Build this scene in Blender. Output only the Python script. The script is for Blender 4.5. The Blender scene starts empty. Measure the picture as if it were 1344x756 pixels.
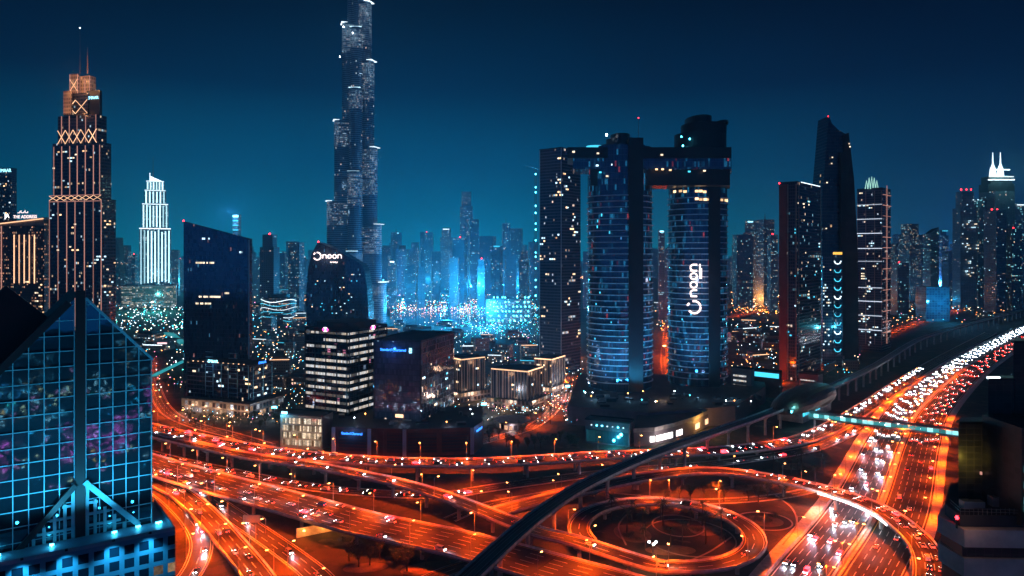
import bpy, math, random
from mathutils import Vector, Matrix
random.seed(7)
S = bpy.context.scene
COL = S.collection
R = math.radians
# ---------------------------------------------------------------- camera, sky, moon, exposure
F, HC, YH = 950.0, 140.0, 335.0            # focal length in photo pixels, camera height, horizon row
cam = bpy.data.cameras.new('camera'); cam_o = bpy.data.objects.new('camera', cam); COL.objects.link(cam_o)
cam.sensor_width = 36; cam.lens = 36 * F / 1344; cam.shift_y = -(378 - YH) / 1344
cam.clip_start = 1; cam.clip_end = 30000
cam_o.location = (0, 0, HC); cam_o.rotation_euler = (R(90), 0, 0); S.camera = cam_o
world = bpy.data.worlds.new('World'); S.world = world; world.use_nodes = True
def build_world():
    nt = world.node_tree; n = nt.nodes; l = nt.links; n.clear()
    out = n.new('ShaderNodeOutputWorld'); bg = n.new('ShaderNodeBackground'); l.new(bg.outputs[0], out.inputs[0])
    tc = n.new('ShaderNodeTexCoord'); sp = n.new('ShaderNodeSeparateXYZ'); l.new(tc.outputs['Generated'], sp.inputs[0])
    def ramp(stops):
        r = n.new('ShaderNodeValToRGB'); e = r.color_ramp.elements
        while len(e) < len(stops): e.new(.5)
        for k, (p, c) in enumerate(stops): e[k].position = p; e[k].color = (*c, 1)
        l.new(sp.outputs[2], r.inputs[0]); return r
    a = ramp([(0, (.001, .30, .46)), (.05, (.0005, .20, .35)), (.12, (.0003, .09, .2)), (.22, (.0002, .015, .052)), (.34, (.0002, .0014, .009)), (.6, (.0005, .004, .016)), (1, (.0003, .002, .008))])
    b = ramp([(0, (.012, .06, .15)), (.05, (.006, .042, .12)), (.12, (.001, .02, .07)), (.22, (.0004, .007, .03)), (.34, (.0002, .0014, .009)), (.6, (.0005, .003, .013)), (1, (.0003, .002, .008))])
    vm = n.new('ShaderNodeVectorMath'); vm.operation = 'DOT_PRODUCT'; l.new(tc.outputs['Generated'], vm.inputs[0])
    az = R(12); vm.inputs[1].default_value = (-math.sin(az), math.cos(az), 0)
    mr = n.new('ShaderNodeMapRange'); mr.interpolation_type = 'SMOOTHSTEP'; l.new(vm.outputs['Value'], mr.inputs[0])
    mr.inputs[1].default_value = .62; mr.inputs[2].default_value = 1.0
    mx = n.new('ShaderNodeMix'); mx.data_type = 'RGBA'; l.new(mr.outputs[0], mx.inputs[0]); l.new(b.outputs[0], mx.inputs[6]); l.new(a.outputs[0], mx.inputs[7])
    # unseen glow added behind the viewpoint, turns the facing glass navy
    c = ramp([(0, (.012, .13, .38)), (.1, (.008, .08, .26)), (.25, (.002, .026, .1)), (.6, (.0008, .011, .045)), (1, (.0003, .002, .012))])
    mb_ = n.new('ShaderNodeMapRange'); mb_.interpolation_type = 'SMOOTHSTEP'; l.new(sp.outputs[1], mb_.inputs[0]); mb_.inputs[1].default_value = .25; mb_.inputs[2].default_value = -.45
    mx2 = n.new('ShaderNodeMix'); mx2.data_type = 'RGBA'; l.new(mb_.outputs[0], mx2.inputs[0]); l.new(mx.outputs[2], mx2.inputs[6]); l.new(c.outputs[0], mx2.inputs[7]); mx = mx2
    # faint cloud / smog mottling
    nz = n.new('ShaderNodeTexNoise'); nz.inputs['Scale'].default_value = 2.2; nz.inputs['Detail'].default_value = 4; l.new(tc.outputs['Generated'], nz.inputs['Vector'])
    m2 = n.new('ShaderNodeMapRange'); l.new(nz.outputs[0], m2.inputs[0]); m2.inputs[1].default_value = .25; m2.inputs[2].default_value = .75; m2.inputs[3].default_value = .82; m2.inputs[4].default_value = 1.18
    vs = n.new('ShaderNodeVectorMath'); vs.operation = 'SCALE'; l.new(mx.outputs[2], vs.inputs[0]); l.new(m2.outputs[0], vs.inputs['Scale'])
    sky = n.new('ShaderNodeTexSky'); sky.sky_type = 'NISHITA'; sky.sun_disc = False; sky.sun_elevation = R(-8); sky.sun_rotation = R(200)
    v2 = n.new('ShaderNodeVectorMath'); v2.operation = 'SCALE'; l.new(sky.outputs[0], v2.inputs[0]); v2.inputs['Scale'].default_value = .02
    ad = n.new('ShaderNodeVectorMath'); ad.operation = 'ADD'; l.new(vs.outputs[0], ad.inputs[0]); l.new(v2.outputs[0], ad.inputs[1])
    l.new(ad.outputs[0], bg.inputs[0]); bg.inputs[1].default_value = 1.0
build_world()
moon = bpy.data.lights.new('moon', 'SUN'); moon.energy = .02; moon.angle = R(.5); moon.color = (.5, .7, 1)
moon_o = bpy.data.objects.new('moon', moon); COL.objects.link(moon_o); moon_o.rotation_euler = (R(50), 0, R(-25))
S.view_settings.view_transform = 'Standard'; S.view_settings.look = 'None'; S.view_settings.exposure = 0; S.view_settings.gamma = 1
S.render.engine = 'CYCLES'
cy = S.cycles
cy.max_bounces = 3; cy.diffuse_bounces = 1; cy.glossy_bounces = 2; cy.transmission_bounces = 2; cy.volume_bounces = 0; cy.transparent_max_bounces = 4
cy.sample_clamp_indirect = 1.5; cy.sample_clamp_direct = 0; cy.use_denoising = True; cy.use_light_tree = True
cy.caustics_reflective = False; cy.caustics_refractive = False; cy.use_adaptive_sampling = False
try: cy.denoiser = 'OPENIMAGEDENOISE'
except Exception: pass
SODIUM = (1, .078, .001)
# ---------------------------------------------------------------- helpers
def P(px, py, z=0.0):                       # ground survey: photo pixel + height -> place
    Y = F * (HC - z) / (py - YH); return Vector(((px - 672) / F * Y, Y, z))
def X(px, Y): return (px - 672) / F * Y
def Z(py, Y): return HC - (py - YH) / F * Y
ORD = 'first second third fourth fifth sixth seventh eighth ninth tenth eleventh twelfth thirteenth fourteenth fifteenth sixteenth seventeenth eighteenth nineteenth'.split()
TENS = {2: 'twenty', 3: 'thirty', 4: 'forty', 5: 'fifty', 6: 'sixty', 7: 'seventy', 8: 'eighty', 9: 'ninety'}
def nth(n):
    if n < 20: return ORD[n - 1]
    t, u = divmod(n, 10)
    if t >= 10: return 'hundred and ' + nth(n - 100) if n > 100 else 'hundredth'
    return TENS[t][:-1] + 'ieth' if u == 0 else TENS[t] + ' ' + ORD[u - 1]
def tag(o, label=None, cat=None, group=None, kind=None):
    if label: o['label'] = label
    if cat: o['category'] = cat
    if group: o['group'] = group
    if kind: o['kind'] = kind
    return o
def empty(name, loc, label, cat, group=None, rz=0):
    o = bpy.data.objects.new(name, None); COL.objects.link(o); o.location = loc; o.rotation_euler = (0, 0, rz); o.empty_display_size = .1
    return tag(o, label, cat, group)
class MB:
    def __init__(s): s.v = []; s.f = []; s.uv = []; s.m = []
    def face(s, pts, uv=None, m=0):
        b = len(s.v); s.v += [tuple(p) for p in pts]; s.f.append(tuple(range(b, b + len(pts))))
        s.uv += list(uv) if uv else [(0, 0)] * len(pts); s.m.append(m)
    def prism(s, pts, z0, z1, m=0, mt=None, bottom=False, u0=0.0, top=True):
        n = len(pts); zz = z1 if callable(z1) else (lambda p: z1); zb = z0 if callable(z0) else (lambda p: z0); u = u0
        for i in range(n):
            a, b = pts[i], pts[(i + 1) % n]; d = math.hypot(b[0] - a[0], b[1] - a[1])
            s.face([(a[0], a[1], zb(a)), (b[0], b[1], zb(b)), (b[0], b[1], zz(b)), (a[0], a[1], zz(a))],
                   [(u, zb(a)), (u + d, zb(b)), (u + d, zz(b)), (u, zz(a))], m); u += d
        k = m if mt is None else mt
        if top: s.face([(p[0], p[1], zz(p)) for p in pts], [(p[0], p[1]) for p in pts], k)
        if bottom: s.face([(p[0], p[1], zb(p)) for p in reversed(pts)], [(p[0], p[1]) for p in reversed(pts)], k)
        return s
    def box(s, c, d, rz=0, m=0):
        x, y, z = c; a, b, h = d[0] / 2, d[1] / 2, d[2] / 2; co, si = math.cos(rz), math.sin(rz)
        pts = [(x + co * p - si * q, y + si * p + co * q) for p, q in ((-a, -b), (a, -b), (a, b), (-a, b))]
        return s.prism(pts, z - h, z + h, m, bottom=True)
    def tube(s, path, r, n=8, m=0, cap=True):
        path = [Vector(p) for p in path]; rs = r if isinstance(r, (list, tuple)) else [r] * len(path); rings = []
        for i, p in enumerate(path):
            t = (path[min(i + 1, len(path) - 1)] - path[max(i - 1, 0)]).normalized()
            a = t.cross(Vector((0, 0, 1)));
            if a.length < .01: a = Vector((1, 0, 0))
            a.normalize(); b = a.cross(t)
            rings.append([p + (a * math.cos(2 * math.pi * k / n) - b * math.sin(2 * math.pi * k / n)) * rs[i] for k in range(n)])
        for i in range(len(rings) - 1):
            for k in range(n):
                q = (k + 1) % n
                s.face([rings[i][k], rings[i + 1][k], rings[i + 1][q], rings[i][q]], None, m)
        if cap: s.face(rings[0], None, m); s.face(list(reversed(rings[-1])), None, m)
        return s
    def build(s, name, mats, parent=None, origin=(0, 0, 0), smooth=False):
        me = bpy.data.meshes.new(name); o = Vector(origin)
        me.from_pydata([(p[0] - o.x, p[1] - o.y, p[2] - o.z) for p in s.v], [], s.f)
        if any(u != (0, 0) for u in s.uv):
            ul = me.uv_layers.new(name='UVMap'); flat = [c for u in s.uv for c in u]; ul.data.foreach_set('uv', flat)
        mats = mats if isinstance(mats, (list, tuple)) else [mats]
        for m in mats: me.materials.append(m)
        me.polygons.foreach_set('material_index', s.m)
        if smooth: me.polygons.foreach_set('use_smooth', [True] * len(s.f))
        me.update(); ob = bpy.data.objects.new(name, me); COL.objects.link(ob)
        if parent: ob.parent = parent
        else: ob.location = origin
        return ob
def put(name, me, parent, loc, rz=0):
    o = bpy.data.objects.new(name, me); COL.objects.link(o); o.parent = parent; o.location = loc; o.rotation_euler = (0, 0, rz); return o
def copy_tree(o, parent=None):
    c = o.copy(); COL.objects.link(c); c.parent = parent
    for ch in o.children: copy_tree(ch, c)
    return c
# ---------------------------------------------------------------- materials
class NT:
    def __init__(s, name):
        s.mat = bpy.data.materials.new(name); s.mat.use_nodes = True; s.t = s.mat.node_tree; s.n = s.t.nodes; s.l = s.t.links
        s.b = s.n['Principled BSDF']
    def set(s, sock, v):
        if isinstance(v, bpy.types.NodeSocket): s.l.new(v, sock)
        elif isinstance(v, (tuple, list)) and len(v) == 3 and sock.type == 'RGBA': sock.default_value = (*v, 1)
        else: sock.default_value = v
    def M(s, op, a, b=0.0, c=0.0):
        x = s.n.new('ShaderNodeMath'); x.operation = op
        for k, v in enumerate((a, b, c)): s.set(x.inputs[k], v)
        return x.outputs[0]
    def mix(s, f, a, b):
        x = s.n.new('ShaderNodeMix'); x.data_type = 'RGBA'; s.set(x.inputs[0], f); s.set(x.inputs[6], a); s.set(x.inputs[7], b); return x.outputs[2]
    def noise(s, vec, scale, detail=3, rough=.5):
        x = s.n.new('ShaderNodeTexNoise'); s.l.new(vec, x.inputs['Vector']); x.inputs['Scale'].default_value = scale; x.inputs['Detail'].default_value = detail; x.inputs['Roughness'].default_value = rough; return x.outputs[0]
    def white(s, x, y, z=0.0):
        c = s.n.new('ShaderNodeCombineXYZ'); s.set(c.inputs[0], x); s.set(c.inputs[1], y); s.set(c.inputs[2], z)
        w = s.n.new('ShaderNodeTexWhiteNoise'); s.l.new(c.outputs[0], w.inputs[0]); q = s.n.new('ShaderNodeSeparateColor'); s.l.new(w.outputs[1], q.inputs[0]); return w.outputs[0], q.outputs
    def coord(s, k='Object'): return s.n.new('ShaderNodeTexCoord').outputs[k]
    def remap(s, v, a, b, c, d):
        x = s.n.new('ShaderNodeMapRange'); s.l.new(v, x.inputs[0])
        for k, q in enumerate((a, b, c, d)): x.inputs[k + 1].default_value = q
        return x.outputs[0]
def mat(name, base, rough=.5, metal=0.0, var=.25, scale=.3, emit=None, strength=0.0, spec=.5, sample=True):
    t = NT(name); b = t.b
    if var:
        n = t.noise(t.coord(), scale, 4, .6); f = t.remap(n, .3, .7, 0, 1)
        t.set(b.inputs['Base Color'], t.mix(f, tuple(c * (1 - var) for c in base), tuple(min(1, c * (1 + var)) for c in base)))
    else: t.set(b.inputs['Base Color'], base)
    b.inputs['Roughness'].default_value = rough; b.inputs['Metallic'].default_value = metal; b.inputs['Specular IOR Level'].default_value = spec
    if emit: t.set(b.inputs['Emission Color'], emit); b.inputs['Emission Strength'].default_value = strength
    if not sample: t.mat.cycles.emission_sampling = 'NONE'
    return t.mat
def lamp_mat(name, col, strength, var=.5):     # something that gives off light, each object a little different
    t = NT(name); t.set(t.b.inputs['Base Color'], (.02, .02, .02)); t.set(t.b.inputs['Emission Color'], col)
    oi = t.n.new('ShaderNodeObjectInfo').outputs['Random']
    t.set(t.b.inputs['Emission Strength'], t.M('MULTIPLY', t.remap(oi, 0, 1, 1 - var, 1 + var), strength))
    t.mat.cycles.emission_sampling = 'NONE'; return t.mat
SEED = [0]
def facade(name, glass, frame, cw=3.0, ch=3.6, mw=.06, mh=.1, p=.1, warm=(1, .62, .3), cool=(.5, .85, 1), warmth=.5, strength=2.0, rough=.08, spec=.7, floors=.0, bump=.12, metal=0.0, frough=.45):
    """curtain wall: panes and mullions on the UV (metres), some rooms with their lights on"""
    t = NT(name); b = t.b; SEED[0] += 1.37
    uv = t.n.new('ShaderNodeSeparateXYZ'); t.l.new(t.coord('UV'), uv.inputs[0])
    oi = t.n.new('ShaderNodeObjectInfo').outputs['Random']
    u = t.M('DIVIDE', uv.outputs[0], cw); v = t.M('DIVIDE', uv.outputs[1], ch)
    iu, iv = t.M('FLOOR', u), t.M('FLOOR', v); fu, fv = t.M('FRACT', u), t.M('FRACT', v)
    inu = t.M('LESS_THAN', t.M('ABSOLUTE', t.M('SUBTRACT', fu, .5)), .5 - mw); inv = t.M('LESS_THAN', t.M('ABSOLUTE', t.M('SUBTRACT', fv, .5)), .5 - mh)
    pane = t.M('MULTIPLY', inu, inv); sd = t.M('ADD', t.M('MULTIPLY', oi, 97.0), SEED[0])
    r, rgb = t.white(iu, iv, sd)
    _, rr = t.white(t.M('FLOOR', t.M('DIVIDE', iu, 7.0)), iv, t.M('ADD', sd, 5.0))
    row = t.M('POWER', rr[0], 3.0); pp = t.M('MULTIPLY', t.M('ADD', t.M('MULTIPLY', row, 3.0), .25), p)
    if floors: pp = t.M('ADD', pp, t.M('MULTIPLY', t.M('GREATER_THAN', rr[1], 1 - floors), .8))
    lit = t.M('MULTIPLY', t.M('LESS_THAN', r, pp), pane)
    var = t.M('ADD', t.M('MULTIPLY', t.M('POWER', rgb[1], 2.0), 1.2), .15)
    room = t.remap(t.noise(t.coord('UV'), .9, 2), .35, .65, .45, 1.15)
    st = t.M('MULTIPLY', t.M('MULTIPLY', t.M('MULTIPLY', lit, var), room), strength)
    t.set(b.inputs['Emission Color'], t.mix(t.M('LESS_THAN', rgb[2], warmth), cool, warm)); t.set(b.inputs['Emission Strength'], st)
    gl = t.mix(t.remap(rgb[0], 0, 1, 0, 1), tuple(c * .7 for c in glass), tuple(c * 1.3 for c in glass))
    t.set(b.inputs['Base Color'], t.mix(pane, frame, gl)); t.set(b.inputs['Roughness'], t.remap(pane, 0, 1, frough, rough))
    t.set(b.inputs['Specular IOR Level'], t.remap(pane, 0, 1, .4, spec)); t.set(b.inputs['Metallic'], t.M('MULTIPLY', pane, metal))
    if bump:
        bp = t.n.new('ShaderNodeBump'); bp.inputs['Strength'].default_value = bump; bp.inputs['Distance'].default_value = .25
        h = t.M('ADD', t.noise(t.coord('UV'), .22, 2), t.M('MULTIPLY', pane, -.25)); t.l.new(h, bp.inputs['Height']); t.l.new(bp.outputs[0], b.inputs['Normal'])
    t.mat.cycles.emission_sampling = 'NONE'; return t.mat
MT = {}
def mk():
    M = MT
    M['asphalt'] = asphalt_mat()
    M['concrete'] = mat('pale concrete', (.36, .34, .32), .75, var=.3, scale=.25)
    M['barrier'] = mat('barrier concrete', (.62, .58, .53), .7, var=.3, scale=.4)
    M['deckside'] = mat('weathered concrete', (.3, .28, .26), .8, var=.4, scale=.15)
    M['paint'] = mat('road paint', (.78, .78, .74), .5, var=.15, scale=1.2)
    M['yellow'] = mat('yellow road paint', (.75, .5, .08), .5, var=.15, scale=1.2)
    M['steel'] = mat('galvanised steel', (.3, .31, .33), .4, .7, var=.15)
    M['dark'] = mat('dark cladding', (.012, .014, .02), .4, var=.3, scale=.1)
    M['darkroof'] = mat('dark roof', (.03, .032, .04), .8, var=.5, scale=.08)
    M['black'] = mat('black metal', (.006, .007, .009), .45, var=.2)
    M['white'] = mat('white cladding', (.7, .7, .7), .5, var=.1, scale=.2)
    M['stone'] = mat('sand stone', (.36, .29, .24), .7, var=.25, scale=.15)
    M['redclad'] = mat('maroon cladding', (.2, .05, .05), .45, var=.2, scale=.1)
    M['lamp'] = lamp_mat('sodium lamp', (1, .32, .08), 22, .3)
    M['lampw'] = lamp_mat('white lamp', (.8, .92, 1), 24, .3)
    M['red'] = lamp_mat('red beacon', (1, .02, .03), 14, .3)
    M['cyanl'] = lamp_mat('cyan lamp', (.08, .75, 1), 14, .4)
    M['warm'] = lamp_mat('warm lit window', (1, .6, .3), 2.2, .7)
    M['cream'] = lamp_mat('cream lit window', (1, .8, .55), 1.5, .4)
    M['cool'] = lamp_mat('cool lit window', (.55, .85, 1), 1.7, .7)
    M['signw'] = lamp_mat('white sign letters', (1, .93, .9), 3.2, .1)
    M['signp'] = lamp_mat('pink white sign letters', (1, .78, .74), 2.4, .1)
    M['signb'] = lamp_mat('blue sign letters', (.03, .22, 1), 3.6, .1)
    M['signc'] = lamp_mat('pale cyan sign letters', (.3, .8, 1), 3.6, .1)
    M['signm'] = lamp_mat('magenta sign', (1, .1, .5), 3.0, .1)
    M['linew'] = lamp_mat('white light strip', (.75, .92, 1), 2.6, .4)
    M['lineband'] = lamp_mat('dim white light band', (.75, .85, 1), .95, .4); M['linec'] = lamp_mat('cyan light strip', (.06, .6, .85), 1.6, .3)
    M['linewarm'] = lamp_mat('warm light strip', (1, .55, .3), 2.0, .3)
    M['linegold'] = lamp_mat('rose gold light strip', (1, .45, .36), .5, .4)
    M['leaf'] = leaf_mat()
    M['bark'] = mat('bark', (.08, .055, .035), .9)
def asphalt_mat():
    t = NT('asphalt'); b = t.b; o = t.coord()
    n1 = t.noise(o, .05, 4, .6); n2 = t.noise(o, .9, 3)
    f = t.M('ADD', t.M('MULTIPLY', t.remap(n1, .3, .7, 0, 1), .7), t.M('MULTIPLY', n2, .3))
    uv = t.n.new('ShaderNodeSeparateXYZ'); t.l.new(t.coord('UV'), uv.inputs[0])
    lane = t.M('ABSOLUTE', t.M('SUBTRACT', t.M('FRACT', t.M('DIVIDE', uv.outputs[0], 1.75)), .5))            # wheel tracks
    cv = t.n.new('ShaderNodeCombineXYZ'); t.l.new(t.M('MULTIPLY', uv.outputs[0], .55), cv.inputs[0]); t.l.new(t.M('MULTIPLY', uv.outputs[1], .022), cv.inputs[1]); streak = t.noise(cv.outputs[0], 1.0, 4, .65)
    _, pr = t.white(t.M('FLOOR', t.M('DIVIDE', uv.outputs[0], 3.5)), t.M('FLOOR', t.M('DIVIDE', uv.outputs[1], 46.0)))   # relaid patches
    joint = t.M('LESS_THAN', t.M('FRACT', t.M('DIVIDE', uv.outputs[1], 34.0)), .02)
    f = t.M('MULTIPLY', t.M('ADD', t.M('MULTIPLY', f, .35), t.M('ADD', t.M('MULTIPLY', t.remap(streak, .3, .7, 0, 1), .5), t.M('MULTIPLY', t.M('GREATER_THAN', pr[0], .72), .3))), t.M('ADD', .62, t.M('MULTIPLY', lane, .8)))
    f = t.M('MULTIPLY', f, t.M('SUBTRACT', 1.0, t.M('MULTIPLY', joint, .85)))
    t.set(b.inputs['Base Color'], t.mix(f, (.012, .0115, .011), (.075, .07, .064))); t.set(b.inputs['Roughness'], t.remap(n1, .3, .7, .55, .8)); b.inputs['Specular IOR Level'].default_value = .22; return t.mat
def leaf_mat():
    t = NT('leaves'); b = t.b; n = t.noise(t.coord(), .8, 2)
    t.set(b.inputs['Base Color'], t.mix(t.remap(n, .35, .65, 0, 1), (.025, .05, .02), (.08, .11, .04))); b.inputs['Roughness'].default_value = .6; return t.mat
mk()
def light(name, kind, loc, col, power, parent=None, size=.5, cone=None, rot=None, blend=.4):
    key = (kind, col, round(power, 3), size, cone, blend)
    d = LIGHTS.get(key)
    if d is None:
        d = LIGHTS[key] = bpy.data.lights.new(name, kind); d.color = col; d.energy = power; d.shadow_soft_size = size
        if cone: d.spot_size = R(cone); d.spot_blend = blend
    o = bpy.data.objects.new(name, d); COL.objects.link(o); o.location = loc
    if rot: o.rotation_euler = rot
    if parent: o.parent = parent
    return o
LIGHTS = {}
def beacon(parent, loc, r=.9, name='beacon_light', m='red'):
    mb = MB(); mb.tube([(0, 0, -1.5), (0, 0, 0)], .2, 5); mb.tube([(0, 0, 0), (0, 0, r), (0, 0, 2 * r)], [r * .7, r, r * .5], 8, 1)
    o = mb.build(name, [MT['black'], MT[m]]); o.parent = parent; o.location = Vector(loc) - parent.location; return o
def text(parent, body, p, d, size, m, name='sign', ext=.15, up=Vector((0, 0, 1)), ax='CENTER', sx=1.0):
    """raised lit letters at p; d = reading direction, up = letter up"""
    cu = bpy.data.curves.new(name, 'FONT'); cu.body = body; cu.size = size; cu.extrude = ext; cu.align_x = ax; cu.align_y = 'CENTER'; cu.resolution_u = 3; cu.offset = 0
    o = bpy.data.objects.new('tmp', cu); COL.objects.link(o)
    dg = bpy.context.evaluated_depsgraph_get(); me = bpy.data.meshes.new_from_object(o.evaluated_get(dg)); me.name = name
    COL.objects.unlink(o); bpy.data.objects.remove(o)
    me.materials.clear(); me.materials.append(MT[m])
    d = Vector(d).normalized(); n = d.cross(up).normalized()
    mt = Matrix((d * sx, up, n)).transposed().to_4x4(); mt.translation = Vector(p) - parent.location
    me.transform(mt); ob = bpy.data.objects.new(name, me); COL.objects.link(ob); ob.parent = parent
    return ob
def stroke_sign(parent, pts_list, p, d, w, m, name='sign', up=Vector((0, 0, 1))):
    """emblem or script drawn with thick strokes in the (d, up) plane"""
    d = Vector(d).normalized(); n = d.cross(up).normalized(); p = Vector(p); mb = MB()
    for pts in pts_list: mb.tube([p + d * a + up * b for a, b in pts], w, 6)
    return mb.build(name, MT[m], parent, parent.location)
def noon(parent, p, d, up, s, w, gap, m):
    d = Vector(d).normalized(); n_ = [[(-.5, -.55), (-.5, .5)], [(-.5, 0)] + [(.5 * math.cos(R(a)), .02 + .5 * math.sin(R(a))) for a in range(180, -1, -20)] + [(.5, -.55)]]; o_ = [[(.5 * math.cos(R(a)), .52 * math.sin(R(a))) for a in range(0, 361, 20)]]
    for k, L in enumerate((n_, o_, o_, n_)): stroke_sign(parent, [[(s * (x + (k - 1.5) * gap), s * y) for x, y in q] for q in L], p, d, w, m, 'sign_letter', up)
def arc(cx, cz, r, a0, a1, n=14): return [(cx + r * math.cos(R(a0 + (a1 - a0) * k / n)), cz + r * math.sin(R(a0 + (a1 - a0) * k / n))) for k in range(n + 1)]
def ell(cx, cy, a, b, n=40, rot=0, a0=0, a1=360):
    c, s = math.cos(rot), math.sin(rot); out = []
    full = abs(a1 - a0) >= 360
    for k in range(n if full else n + 1):
        t = R(a0 + (a1 - a0) * k / n); x, y = a * math.cos(t), b * math.sin(t); out.append((cx + c * x - s * y, cy + s * x + c * y))
    return out
def rect(cx, cy, w, d, rz=0):
    c, s = math.cos(rz), math.sin(rz)
    return [(cx + c * a - s * b, cy + s * a + c * b) for a, b in ((-w / 2, -d / 2), (w / 2, -d / 2), (w / 2, d / 2), (-w / 2, d / 2))]
def corner(pl, pf, pr, Yf, th):
    """plan of a block seen corner-on: front corner at pixel column pf, its left and right ends at pl and pr; order front, right, back, left"""
    th = R(th); kl, kf, kr = [(q - 672) / F for q in (pl, pf, pr)]; xf = kf * Yf
    assert math.tan(th) > kr, (pl, pf, pr, 'right side faces away')
    t = (xf - kl * Yf) / (math.cos(th) + kl * math.sin(th)); s = (kr * Yf - xf) / (math.sin(th) - kr * math.cos(th))
    f = Vector((xf, Yf)); l = f + Vector((-math.cos(th), math.sin(th))) * t; r = f + Vector((math.sin(th), math.cos(th))) * s
    return [tuple(f), tuple(r), tuple(l + r - f), tuple(l)]
def inset(pts, d):
    c = Vector((sum(p[0] for p in pts) / len(pts), sum(p[1] for p in pts) / len(pts)))
    return [tuple(c + (Vector(p) - c) * (1 - d / max(.1, (Vector(p) - c).length))) for p in pts]
WIN = {}
def windows(root, walls, n, w=2.4, h=1.5, z0=5.0, z1=100.0, fl=3.6, mats=('warm', 'cool'), name='lit_window', wts=None, cl=.5):
    """single lit windows, each a part: walls = [(p0, p1)] seen from outside left to right"""
    used = set(); og = root.location; k = 0; tries = 0
    nf = max(1, int((z1 - z0) / fl)); last = None
    while k < n and tries < n * 12:
        tries += 1; a, b = [Vector(q) for q in random.choice(walls)]; L = (b - a).length; d = (b - a) / L; nu = max(1, int(L / (w * 1.25)))
        if last and random.random() < cl: wi, iu, iv = last; a, b = wi; L = (b - a).length; d = (b - a) / L; iu += random.choice((-1, 1)); iv += random.choice((0, 0, 0, 1, -1))
        else: iu, iv = random.randrange(nu), random.randrange(nf)
        nu = max(1, int(L / (w * 1.25)))
        if not (0 <= iu < nu and 0 <= iv < nf) or (tuple(a), iu, iv) in used: last = None; continue
        used.add((tuple(a), iu, iv)); last = ((a, b), iu, iv); m = random.choices(mats, wts)[0]; key = (w, h, m)
        if key not in WIN:
            mb = MB(); mb.box((0, 0, 0), (w, .3, h)); o = mb.build('lit_window', MT[m]); WIN[key] = o.data; COL.objects.unlink(o); bpy.data.objects.remove(o)
        p = a + d * ((iu + .5) * L / nu) + Vector((d.y, -d.x)) * .08
        put(name, WIN[key], root, (p.x - og.x, p.y - og.y, z0 + (iv + .5) * fl - og.z), math.atan2(d.y, d.x)); k += 1
# ---------------------------------------------------------------- ground
def ground_mat():
    t = NT('dry ground'); o = t.coord(); n = t.noise(o, .02, 5, .6); n2 = t.noise(o, .3, 4, .6); q = t.noise(o, .085, 5, .65)
    c = t.mix(t.remap(n, .35, .65, 0, 1), (.02, .018, .015), (.065, .05, .038)); c = t.mix(t.M('MULTIPLY', n2, .5), c, (.02, .026, .014)); c = t.mix(t.remap(q, .5, .56, 0, .85), c, (.012, .02, .009)); c = t.mix(t.remap(t.noise(o, .05, 3, .7), .6, .64, 0, .7), c, (.13, .1, .07))
    t.set(t.b.inputs['Base Color'], c); t.b.inputs['Roughness'].default_value = .9; return t.mat
MT['ground'] = ground_mat()
mb = MB(); gx, gy0, gy1 = 6500, -900, 7200
nx, ny = 26, 30
for i in range(nx):
    for j in range(ny):
        x0, x1 = -gx + 2 * gx * i / nx, -gx + 2 * gx * (i + 1) / nx; y0, y1 = gy0 + (gy1 - gy0) * j / ny, gy0 + (gy1 - gy0) * (j + 1) / ny
        mb.face([(x0, y0, 0), (x1, y0, 0), (x1, y1, 0), (x0, y1, 0)])
tag(mb.build('ground', MT['ground']), kind='structure')
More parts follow.
